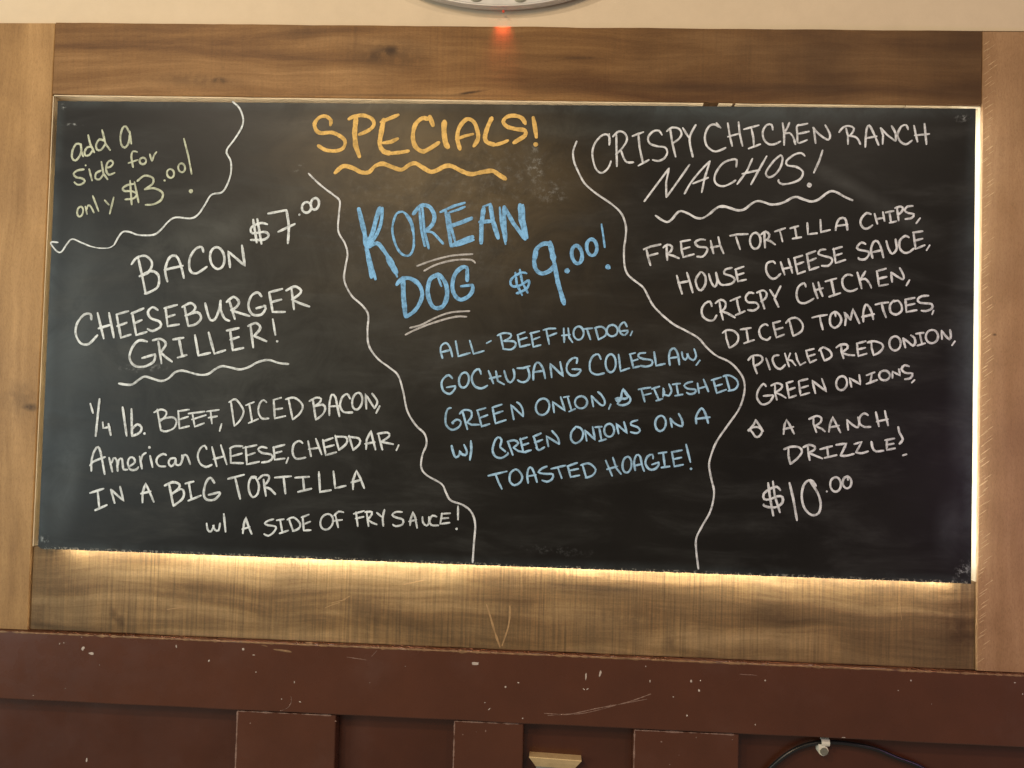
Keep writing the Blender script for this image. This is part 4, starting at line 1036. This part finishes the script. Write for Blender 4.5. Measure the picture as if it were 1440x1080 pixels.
TOMATOES.~1|v|4.1|l|8242 615 8216 539
PICKLED~1|v|3.9|l|4902 -339 4914 -490 4982 -658
PICKLED~1|v|3.9|s|4811 -407 4893 -321 5041 -317 5080 -391 5025 -468 4924 -518
PICKLED~1|v|3.9|l|5144 -362 5183 -464 5222 -576
PICKLED~1|v|3.9|s|5384 -299 5301 -311 5265 -387 5323 -517 5416 -562 5507 -475
PICKLED~1|v|3.9|l|5494 -259 5533 -380 5581 -511
PICKLED~1|v|3.9|l|5596 -256 5560 -361
PICKLED~1|v|3.9|l|5551 -380 5626 -397 5701 -489
PICKLED~1|v|3.9|l|5697 -254 5727 -376 5784 -478 5884 -419
PICKLED~1|v|3.9|l|5890 -193 5920 -314 5968 -426 6086 -367
PICKLED~1|v|3.9|l|5881 -203 6037 -161
PICKLED~1|v|3.9|l|5920 -314 6057 -264
PICKLED~1|v|3.9|l|6157 -177 6196 -289 6234 -382
PICKLED~1|v|3.9|s|6130 -197 6202 -129 6332 -192 6370 -285 6316 -342 6234 -382
RED~1|v|4.1|l|6542 -89 6553 -201 6592 -332
RED~1|v|4.1|s|6451 -129 6533 -71 6643 -68 6662 -133 6553 -220
RED~1|v|4.1|l|6563 -229 6682 -264 6792 -267
RED~1|v|4.1|l|6835 -35 6846 -157 6866 -278 7021 -228
RED~1|v|4.1|l|6826 -45 6999 6
RED~1|v|4.1|l|6846 -157 6992 -116
RED~1|v|4.1|l|7101 -20 7111 -132 7149 -258
RED~1|v|4.1|s|7027 -21 7155 10 7302 -43 7312 -127 7231 -213 7149 -253
ONION,~2|v|4.1|s|7506 106 7460 66 7435 2 7440 -69 7472 -127 7523 -156 7578 -147 7623 -105 7644 -39 7636 32 7601 87 7549 112 7494 99
ONION,~2|v|4.1|l|7732 -98 7684 78
ONION,~2|v|4.1|s|7684 78 7776 15 7868 -58 7913 -1 7893 92 7829 138
ONION,~2|v|4.1|l|7993 170 8041 -35
ONION,~2|v|4.1|l|7920 168 8065 190
ONION,~2|v|4.1|l|7950 -56 8095 -6
ONION,~2|v|4.1|s|8203 248 8148 220 8112 165 8105 98 8130 38 8178 2 8238 -1 8291 30 8324 88 8327 154 8300 212 8249 245 8189 244
ONION,~2|v|4.1|l|8403 76 8392 235
ONION,~2|v|4.1|s|8392 244 8466 143 8539 79 8565 145 8546 257
ONION,~2|v|4.1|l|8639 44 8585 -37
GREEN~3|v|3.9|s|5152 -898 5103 -850 5009 -975 4988 -1122 5086 -1242 5218 -1201 5288 -1090 5288 -1065
GREEN~3|v|3.9|l|5108 -1082 5288 -1060
GREEN~3|v|3.9|l|5320 -869 5323 -1015 5361 -1149
GREEN~3|v|3.9|s|5248 -883 5356 -831 5453 -866 5430 -939 5335 -1003
GREEN~3|v|3.9|l|5335 -1015 5432 -1049 5529 -1108
GREEN~3|v|3.9|l|5536 -827 5589 -1106 5720 -1054
GREEN~3|v|3.9|l|5529 -827 5655 -787
GREEN~3|v|3.9|l|5562 -960 5693 -908
GREEN~3|v|3.9|l|5763 -784 5804 -1051 5970 -998
GREEN~3|v|3.9|l|5763 -784 5930 -736
GREEN~3|v|3.9|l|5789 -918 5944 -865
GREEN~3|v|3.9|l|6078 -1007 6015 -765 6281 -966 6193 -724
ONIONS,~1|v|4.1|s|6551 -669 6501 -700 6467 -759 6460 -829 6480 -891 6522 -928 6575 -929 6624 -894 6655 -834 6659 -763 6636 -703 6591 -670 6538 -673
ONIONS,~1|v|4.1|l|6744 -868 6706 -699 6910 -815 6884 -634
ONIONS,~1|v|4.1|l|7121 -603 7088 -774
ONIONS,~1|v|4.1|l|7015 -642 7169 -578
ONIONS,~1|v|4.1|l|7017 -805 7218 -722
ONIONS,~1|v|4.1|s|7324 -546 7280 -574 7257 -618 7261 -666 7291 -706 7339 -725 7391 -719 7433 -689 7453 -644 7446 -596 7413 -558 7364 -542 7312 -551
ONIONS,~1|v|4.1|l|7502 -678 7501 -557 7644 -626 7619 -506
ONIONS,~1|v|4.1|s|7807 -452 7724 -430 7666 -504 7738 -575 7868 -584 7834 -670 7728 -697
ONIONS,~1|v|4.1|l|7910 -704 7858 -759
&~2|v|3.9|s|4843 -1761 4914 -1686 5034 -1682 5095 -1753 5037 -1853 4965 -1855 4916 -1783 4854 -1724 4831 -1749
&~2|v|3.9|l|4854 -1724 4937 -1624 4971 -1538
&~2|v|3.9|l|4971 -1538 5045 -1645 5119 -1753
A~4|v|4.1|l|5497 -1795 5513 -1620 5548 -1521 5609 -1617 5696 -1785
A~4|v|4.1|l|5491 -1705 5682 -1651
RANCH~2|v|3.9|l|6050 -1483 6051 -1580 6109 -1743
RANCH~2|v|3.9|s|5966 -1497 6109 -1432 6193 -1467 6182 -1552 6076 -1628
RANCH~2|v|3.9|l|6088 -1627 6208 -1673 6268 -1724
RANCH~2|v|3.9|l|6340 -1729 6361 -1571 6407 -1448 6469 -1568 6555 -1735
RANCH~2|v|3.9|l|6351 -1644 6529 -1603
RANCH~2|v|3.9|l|6697 -1683 6670 -1489
RANCH~2|v|3.9|s|6670 -1489 6778 -1583 6874 -1629 6897 -1532 6871 -1435
RANCH~2|v|3.9|s|7061 -1394 6989 -1359 6907 -1434 6909 -1555 6993 -1614 7111 -1610
RANCH~2|v|3.9|l|7202 -1329 7228 -1449 7265 -1599
RANCH~2|v|3.9|l|7368 -1300 7393 -1421 7431 -1577
RANCH~2|v|3.9|l|7217 -1510 7429 -1456
DRIZZLE!~1|v|4.2|l|5593 -2055 5595 -2201 5633 -2357
DRIZZLE!~1|v|4.2|s|5509 -2082 5640 -2029 5796 -2037 5845 -2120 5763 -2244 5633 -2357
DRIZZLE!~1|v|4.2|l|5950 -1996 5965 -2141 5991 -2273
DRIZZLE!~1|v|4.2|s|5867 -2035 5974 -1983 6082 -2016 6071 -2077 5976 -2128
DRIZZLE!~1|v|4.2|l|5977 -2140 6097 -2185 6229 -2235
DRIZZLE!~1|v|4.2|l|6309 -2009 6335 -2202
DRIZZLE!~1|v|4.2|l|6178 -2062 6404 -1994
DRIZZLE!~1|v|4.2|l|6264 -2221 6489 -2161
DRIZZLE!~1|v|4.2|l|6475 -1968 6665 -1938 6561 -2171
DRIZZLE!~1|v|4.2|s|6561 -2171 6668 -2168 6810 -2127
DRIZZLE!~1|v|4.2|l|6807 -1946 6949 -1898 6845 -2102
DRIZZLE!~1|v|4.2|s|6845 -2102 6952 -2111 7070 -2071
DRIZZLE!~1|v|4.2|s|7127 -1888 7152 -2008 7212 -2067 7354 -2050
DRIZZLE!~1|v|4.2|l|7411 -1843 7413 -2036 7566 -2000
DRIZZLE!~1|v|4.2|l|7375 -1856 7552 -1815
DRIZZLE!~1|v|4.2|l|7412 -1940 7542 -1912
DRIZZLE!~1|v|4.2|s|7620 -1596 7645 -1704 7706 -1823 7648 -1916
DRIZZLE!~1|v|4.2|l|7710 -2131 7780 -2105
$10~1|v|4.3|s|5455 -2858 5388 -2793 5256 -2842 5147 -2935 5156 -3032 5259 -3036 5405 -2971 5494 -2983 5496 -3087 5394 -3173 5262 -3185 5158 -3158 5150 -3129
$10~1|v|4.3|l|5224 -2724 5266 -3006 5331 -3339
$10~1|v|4.3|l|5312 -2691 5354 -2973 5455 -3275
$10~1|v|4.3|l|5622 -2711 5693 -2991 5773 -3413
$10~1|v|4.3|s|6115 -2754 6047 -2667 5974 -2655 5887 -2747 5853 -2941 5893 -3148 5998 -3279 6087 -3305 6174 -3258 6208 -3108 6169 -2931 6078 -2770 6003 -2669
.00~2|v|3.8|d|6317 -2852
.00~2|v|4.1|s|6446 -2583 6402 -2623 6379 -2689 6384 -2760 6414 -2819 6462 -2848 6514 -2839 6556 -2796 6576 -2729 6568 -2657 6535 -2602 6486 -2577 6434 -2590
.00~2|v|4.1|s|6663 -2563 6628 -2596 6610 -2649 6613 -2708 6638 -2755 6676 -2779 6719 -2772 6752 -2736 6768 -2682 6762 -2624 6735 -2578 6696 -2558 6654 -2569
.00~2|v|4.1|l|6690 -2543 6705 -2624
%border~2|v|3.6|s|-3814 3072 -3637 2904 -3462 2765 -3287 2641 -3170 2530 -3176 2290 -3178 1938 -3042 1701 -2979 1492 -3012 1238 -3026 972 -2880 681 -2648 476 -2530 297 -2534 -10 -2496 -302 -2319 -548 -2076 -722 -1903 -870 -1796 -1172 -1700 -1557 -1524 -1828 -1352 -1988 -1305 -2180 -1381 -2402 -1395 -2636 -1286 -2784 -990 -2946 -903 -3101 -802 -3255 -565 -3336 -396 -3466 -316 -3696 -328 -4037 -344 -4432
%border~3|v|3.6|s|1447 3767 1383 3571 1401 3390 1460 3237 1590 2988 1703 2865 1871 2735 2164 2538 2346 2361 2433 2127 2432 1892 2409 1685 2423 1381 2482 1203 2593 1095 2787 948 2885 785 2984 609 3151 434 3385 248 3617 130 3862 -8 4014 -175 4205 -334 4476 -463 4681 -682 4751 -877 4729 -1121 4640 -1367 4439 -1671 4237 -1987 4136 -2274 4112 -2437 4157 -2679 4216 -2946 4156 -3285 4002 -3586 3899 -3818 3904 -4059 3951 -4393"""
words = {}
for ln in DATA.strip().split('\n'):
    key, c, wd, kd, co = ln.split('|'); v = [int(a)*1e-4 for a in co.split()]
    words.setdefault(key, []).append((c, float(wd)*1e-3, kd, [(v[i], v[i+1]) for i in range(0, len(v), 2)]))
CN = {'w': 'white', 'v': 'white', 'g': 'pale green', 'y': 'orange', 'b': 'blue', 'c': 'pale blue', 'p': 'pale pink'}
for wi, (key, sts) in enumerate(words.items()):
    bm = bmesh.new(); txt = key.split('~')[0]; c = sts[0][0]
    for i, (_, wd, kd, p) in enumerate(sts):
        y = -.0004-.00004*((i+wi*3) % 23)
        if kd == 'd': disc(bm, p[0][0], p[0][1], wd*.5, y, i)
        else: ribbon(bm, spline(p, .0035) if kd == 's' else poly(p, .006), wd, y, i)
    nm = {'%border': 'divider_line', '%underline': 'underline'}.get(txt, 'chalk_word')
    lb = {'divider_line': 'wavy %s chalk line' % CN[c], 'underline': '%s chalk underline' % CN[c]}.get(nm, 'word "%s" in %s chalk' % (txt, CN[c]))
    o = obj(nm, bm, CH[c], cb, lb)

# ------------------------------------------------------------------ brown panelling under the board
wp = thing('wall_panelling', 'brown painted panelling with a scuffed rail under the chalkboard', 'wall panelling', (0, 0, -1.2))
RT = -.6132
bm = plank(-1.7, 1.7, .004, .048, -.7470, RT, 120, wob=.0009, bev=.003, seed=9)
obj('rail', bm, M_PAINT, wp, 'wide brown rail with chipped paint')
for i, (a, b, zt) in enumerate(((-.4885, -.2925, -.7490), (-.0625, .0718, -.7485), (.2820, .4795, -.7490))):
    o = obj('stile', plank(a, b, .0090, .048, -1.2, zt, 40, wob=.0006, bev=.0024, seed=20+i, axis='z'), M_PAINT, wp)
    bm = bmesh.new()
    ribbon(bm, poly([(a+.0012, -1.2), (a+.0012, zt-.002)], .004), .0026, .0089, i, jit=.5)
    ribbon(bm, poly([(a+.002, zt-.0012), (b-.01, zt-.0010)], .004), .0022, .0088, i+7, jit=.7)
    obj('edge_highlight', bm, M_WEAR_GLINT, o)  # highlights on the stile's left and top edges, painted as strips
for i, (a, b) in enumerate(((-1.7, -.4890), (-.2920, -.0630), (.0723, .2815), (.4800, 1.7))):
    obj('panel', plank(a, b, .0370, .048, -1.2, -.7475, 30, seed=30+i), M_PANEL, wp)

def flecks(name, parent, mat, spots, y, lab=None, kind=None):
    bm = bmesh.new()
    for k, (x, z, rx, rz, rot) in enumerate(spots):
        n = 11; c0 = bm.verts.new((x, y-.0003, z)); vs = []
        for j in range(n):
            th = 2*math.pi*j/n; r = 1+.55*noise.noise(Vector((j*2.3, k*3.1, x*90))); e, g = rx*r*math.cos(th), rz*r*math.sin(th)
            ca, sa = math.cos(math.radians(rot)), math.sin(math.radians(rot)); vs.append(bm.verts.new((x+e*ca-g*sa, y, z+e*sa+g*ca)))
        for j in range(n): bm.faces.new((c0, vs[j], vs[(j+1)%n]))
    return obj(name, bm, mat, parent, lab, kind=kind)
rail = [o for o in COL.objects if o.name == 'rail'][0]; stiles = sorted([o for o in COL.objects if o.name.startswith('stile')], key=lambda o: o.name); panels = sorted([o for o in COL.objects if o.name.startswith('panel')], key=lambda o: o.name)
for s in [(-0.7993, -0.6409, 0.0043, 0.0028, 60), (-0.7816, -0.6498, 0.0056, 0.0025, -12), (-0.0246, -0.6364, 0.0068, 0.0031, 0), (-0.5456, -0.6535, 0.0015, 0.0025, -30), (-0.4786, -0.6286, 0.0025, 0.0025, 20), (0.1881, -0.6514, 0.0015, 0.0062, 0), (0.215, -0.6448, 0.0019, 0.0062, -15)]: flecks('paint_chip', rail, M_CHIP, [s], -.0000+.0037)
flecks('small_paint_chips', rail, M_CHIP, [(-0.612, -0.6288, 0.0012, 0.0031, 10), (-0.4571, -0.6387, 0.0031, 0.0009, 0), (-0.3751, -0.6872, 0.0009, 0.0025, 0), (-0.3626, -0.7248, 0.0025, 0.001, -10), (-0.3991, -0.721, 0.0011, 0.0011, 0), (-0.4516, -0.6714, 0.0012, 0.0012, 0), (-0.8473, -0.6332, 0.0009, 0.0019, -20), (-0.8387, -0.6314, 0.0009, 0.0012, 0), (-0.896, -0.7367, 0.0012, 0.0006, 0), (0.0052, -0.7215, 0.0031, 0.0009, 45), (-0.0034, -0.7097, 0.0015, 0.0009, 0), (0.0354, -0.6783, 0.0019, 0.0019, 0), (0.0597, -0.6692, 0.0019, 0.0012, 0), (0.1847, -0.6757, 0.0025, 0.0009, -35), (0.1914, -0.6754, 0.0025, 0.0009, 35), (0.3094, -0.6554, 0.0011, 0.0025, 0), (0.3541, -0.6827, 0.0012, 0.0012, 0), (0.3868, -0.6519, 0.0019, 0.0031, 0), (0.4041, -0.6498, 0.0012, 0.0012, 0), (0.4018, -0.6686, 0.0019, 0.0025, 0), (0.3802, -0.7161, 0.0015, 0.0019, 0), (0.5078, -0.7274, 0.001, 0.0015, 0), (0.5248, -0.6445, 0.0015, 0.0015, 0), (0.7931, -0.6326, 0.0014, 0.0014, 0), (0.77, -0.652, 0.0009, 0.0009, 0), (0.9814, -0.6281, 0.0019, 0.0009, 0), (0.9957, -0.6484, 0.0012, 0.0012, 0), (0.6709, -0.7434, 0.0037, 0.0007, 4), (0.0696, -0.736, 0.0012, 0.0012, 0), (-0.8317, -0.7199, 0.0006, 0.0006, 0), (-0.1593, -0.6477, 0.0006, 0.0006, 0), (0.3007, -0.6277, 0.0012, 0.0012, 0), (0.8312, -0.6742, 0.0006, 0.0006, 0), (-0.7648, -0.6713, 0.0006, 0.0006, 0), (-0.2274, -0.6819, 0.0006, 0.0006, 0), (0.6086, -0.6116, 0.0037, 0.0005, 4), (-0.8031, -0.6188, 0.0012, 0.0006, 0)], -.0000+.0037, kind='stuff')
SC = [(-0.0445, -0.7744, 0.0012, 0.0012, 0), (-0.0008, -0.7655, 0.0012, 0.0019, 0), (-0.0186, -0.7677, 0.0006, 0.0006, 0), (-0.461, -0.7723, 0.0012, 0.0012, 0), (0.3993, -0.7585, 0.0012, 0.0012, 0), (0.4672, -0.7593, 0.0012, 0.0009, 0), (0.351, -0.8115, 0.0012, 0.0012, 0), (0.3679, -0.7933, 0.0006, 0.0006, 0), (0.334, -0.7697, 0.0019, 0.0012, 0), (-0.2929, -0.7603, 0.0019, 0.0012, 0)]
for i, s in enumerate(stiles): flecks('small_paint_chips', s, M_WEAR_GLINT, [c for c in SC if [-.4885, -.0625, .282][i] < c[0] < [-.2925, .0718, .4795][i]], +.0087, kind='stuff')
flecks('paint_chip', panels[0], M_CHIP, [(-0.802, -0.8729, 0.0016, 0.0043, 0)], +.0367)
bm = bmesh.new(); L_ = [(-0.9701, -0.616), (-0.9046, -0.6161), (-0.7817, -0.6138), (-0.5103, -0.6135), (-0.3555, -0.6097), (-0.1188, -0.6147), (0.0049, -0.6149), (0.2223, -0.615), (0.5559, -0.6126), (0.908, -0.613), (0.9979, -0.613)]
ribbon(bm, [(x, RT-.0016) for x, z in poly(L_, .005)], .0030, -.0000+.0037, 3, jit=.8)
obj('edge_highlight', bm, M_PUTTY_GLINT, rail, 'ochre worn top edge with caught light painted in')  # light catching the rail's top edge, put into the strip's colour
bm = bmesh.new(); ribbon(bm, spline([(0.1101, -0.7247), (0.1575, -0.7238), (0.2112, -0.7106), (0.2647, -0.6975), (0.3112, -0.6793)], .003), 0.0014, .0037, 4, jit=.6); obj('scratch', bm, M_WEAR_GLINT, rail)
bm = bmesh.new(); ribbon(bm, spline([(0.117, -0.7284), (0.1844, -0.7212), (0.2513, -0.7021), (0.3047, -0.689)], .003), 0.0008, .0037, 4, jit=.6); obj('scratch', bm, M_WEAR_GLINT, rail)
bm = bmesh.new(); ribbon(bm, spline([(-0.4011, -0.7443), (-0.3859, -0.7368), (-0.3794, -0.7242), (-0.3812, -0.7134)], .003), 0.0007, .0037, 4, jit=.6); obj('scratch', bm, M_WEAR_GLINT, rail)
bm = bmesh.new(); ribbon(bm, spline([(-0.229, -0.6357), (-0.2156, -0.6202)], .003), 0.0008, .0037, 4, jit=.6); obj('scratch', bm, M_WEAR_GLINT, rail)
bm = bmesh.new(); ribbon(bm, spline([(-0.2735, -0.6349), (-0.2358, -0.6388)], .003), 0.0008, .0037, 4, jit=.6); obj('scratch', bm, M_WEAR_GLINT, rail)
bm = bmesh.new(); ribbon(bm, spline([(0.4769, -0.6346), (0.5101, -0.6358)], .003), 0.0007, .0037, 4, jit=.6); obj('scratch', bm, M_WEAR_GLINT, rail)
for s in [(-0.3997, -0.628, 0.0186, 0.002, -6), (-0.3484, -0.6108, 0.0074, 0.0015, 0), (-0.4366, -0.62, 0.0062, 0.0009, -10)]: flecks('sealant_smear', rail, M_PUTTY_GLINT, [s], +.0036)
low = [o for o in COL.objects if o.name.startswith('frame_plank')][3]
M_GOUGE = plain('bare_orange_wood', (.33, .20, .09), .6, .2, .3, 0, 80)
bm = bmesh.new(); ribbon(bm, spline([(-0.007, -0.5269), (-0.001, -0.5431), (0.0096, -0.5755), (0.0215, -0.6078)], .003), 0.0034, .0182, 4, jit=.35); obj('gouge', bm, M_GOUGE, low)
bm = bmesh.new(); ribbon(bm, spline([(0.0387, -0.5278), (0.0392, -0.547), (0.0357, -0.5717), (0.0256, -0.6049)], .003), 0.0027, .0182, 4, jit=.35); obj('gouge', bm, M_GOUGE, low)
bm = bmesh.new(); ribbon(bm, spline([(-0.3242, -0.5464), (-0.3117, -0.5404), (-0.2949, -0.5342)], .003), 0.0015, .0182, 4, jit=.35); obj('gouge', bm, M_GOUGE, low)
bm = bmesh.new(); ribbon(bm, spline([(-0.2922, -0.5313), (-0.2756, -0.521)], .003), 0.0017, .0182, 4, jit=.35); obj('gouge', bm, M_GOUGE, low)
bm = bmesh.new(); ribbon(bm, spline([(-0.3118, -0.5362), (-0.2839, -0.5282)], .003), 0.0013, .0182, 4, jit=.35); obj('gouge', bm, M_GOUGE, low)
bm = bmesh.new(); ribbon(bm, spline([(-0.1697, -0.4947), (-0.1502, -0.4899), (-0.1308, -0.485)], .003), 0.0025, .0182, 4, jit=.35); obj('gouge', bm, M_GOUGE, low)
bm = bmesh.new(); ribbon(bm, spline([(-0.6407, -0.5619), (-0.6092, -0.5564)], .003), 0.0014, .0182, 4, jit=.35); obj('gouge', bm, M_GOUGE, low)
bm = bmesh.new(); ribbon(bm, spline([(0.7771, -0.4931), (0.7814, -0.525)], .003), 0.0008, .0182, 4, jit=.35); obj('gouge', bm, M_GOUGE, low)


# ------------------------------------------------------------------ metal plate above
lp = thing('oval_metal_plate', 'riveted grey metal oval on the cream wall, its lower rim just above the board', 'metal plate', (0, 0, .76))
CX, CZ, RA, RB = -.012, .7830, .268, .1385
bm = bmesh.new(); n = 120
prof = [(0, .004), (.86, .004), (.965, .0035), (.985, .001), (1.0, .001), (1.003, .004), (1.0, .018), (.6, .021), (0, .021)]
rings = [[bm.verts.new((CX+RA*max(r, 1e-3)*math.cos(2*math.pi*k/n), y, CZ+RB*max(r, 1e-3)*math.sin(2*math.pi*k/n))) for k in range(n)] for r, y in prof]
for p, q in zip(rings, rings[1:]):
    for k in range(n): bm.faces.new((p[k], p[(k+1)%n], q[(k+1)%n], q[k]))
obj('plate', bm, M_STEEL, lp)
for k in range(18):
    th = math.radians(-90-11+20*k)
    x, z = CX+RA*.935*math.cos(th), CZ+RB*.905*math.sin(th)
    bm = bmesh.new()
    vs = [[bm.verts.new((x+r*math.cos(2*math.pi*j/14), y, z+r*.55*math.sin(2*math.pi*j/14))) for j in range(14)] for r, y in ((.0120, .0042), (.0115, .0018), (.0085, .0010), (.0070, .0022), (.001, .0024))]
    for p, q in zip(vs, vs[1:]):
        for j in range(14): bm.faces.new((p[j], p[(j+1)%14], q[(j+1)%14], q[j]))
    obj('rivet', bm, M_SCREW, lp)
bm = bmesh.new(); tube(bm, [(-.006, .010, .6400), (-.006, .010, .6365)], .0025); obj('indicator_light', bm, emit('red_indicator', (.5, .05, .02), .15), lp, 'small red indicator light')
ro = area('red_indicator_lamp', (-.006, .0035, .6335), (-.006, .028, .53), .018, .024, (1, .13, .06), .004, 60)

# ------------------------------------------------------------------ brass plate, cable and clip at the foot of the picture
bp_ = thing('brass_holder', 'small brass holder with a flared lip on the brown panel, bottom middle', 'holder', (.134, .037, -.96))
def loft(bm, sections):
    """closed loft through rectangles (x0, x1, y_front, z_left, z_right)"""
    R_ = [[bm.verts.new(p) for p in ((x0, yf, zl), (x1, yf, zr), (x1, .0372, zr), (x0, .0372, zl))] for x0, x1, yf, zl, zr in sections]
    for p, q in zip(R_, R_[1:]):
        for k in range(4): bm.faces.new((p[k], p[(k+1)%4], q[(k+1)%4], q[k]))
    bm.faces.new(R_[0]); bm.faces.new(R_[-1])
bm = bmesh.new(); loft(bm, [(.0838, .1842, .0150, -.8125, -.8150), (.0838, .1842, .0145, -.8140, -.8165), (.0905, .1775, .0190, -.8240, -.8262), (.0965, .1712, .0245, -.8345, -.8362)])
obj('flared_lip', bm, M_BRASS, bp_)
bm = bmesh.new(); loft(bm, [(.0975, .1702, .0250, -.8347, -.8364), (.0985, .1692, .0255, -.90, -.90), (.104, .1635, .0275, -.96, -.96)])
obj('cup', bm, M_GREY, bp_)
cable_pts = spline([(.42, .030, -1.15), (.47, .030, -.97), (.512, .030, -.862), (.5394, .028, -.8233), (.5722, .026, -.7909), (.6052, .026, -.7719), (.645, .025, -.7625), (.6914, .026, -.7637), (.7377, .026, -.7708), (.7801, .026, -.786), (.8302, .028, -.8048), (.92, .030, -.86), (1.02, .030, -.95), (1.08, .030, -1.1)], .006)
bm = bmesh.new(); tube(bm, cable_pts, .0042, 12); cab = obj('cable', bm, M_BLACK, None, smooth=True); tag(cab, 'thin black cable arching over the brown panel under the rail', 'cable')
cl = thing('cable_clip', 'small white plastic clip holding the black cable under the rail', 'cable clip', (.64, .035, -.77))
bm = bmesh.new(); n = 10
for k in range(n):
    a0, a1 = math.radians(-20+200*k/n), math.radians(-20+200*(k+1)/n)
    vs = []
    for a in (a0, a1):
        for r in (.0058, .0078):
            for x in (.6365, .6515): vs.append(bm.verts.new((x, .025-r*math.sin(a), -.7620+r*math.cos(a))))
    for f in ((0,1,5,4),(2,3,7,6),(0,2,6,4),(1,3,7,5),(0,1,3,2),(4,5,7,6)): bm.faces.new([vs[j] for j in f])
box(bm, .6310, .6430, .0190, .0360, -.7750, -.7650)
obj('strap', bm, M_WHITE, cl)
bm = bmesh.new(); tube(bm, [(.6405, .036, -.7770), (.6405, .0205, -.7770)], .0094, 20); obj('nail_boss', bm, M_WHITE, cl)
bm = bmesh.new(); tube(bm, [(.6410, .0205, -.7775), (.6410, .0177, -.7775)], .0072, 18)
box(bm, .6355, .6465, .0173, .0176, -.7781, -.7769); obj('screw', bm, M_SCREW, cl)
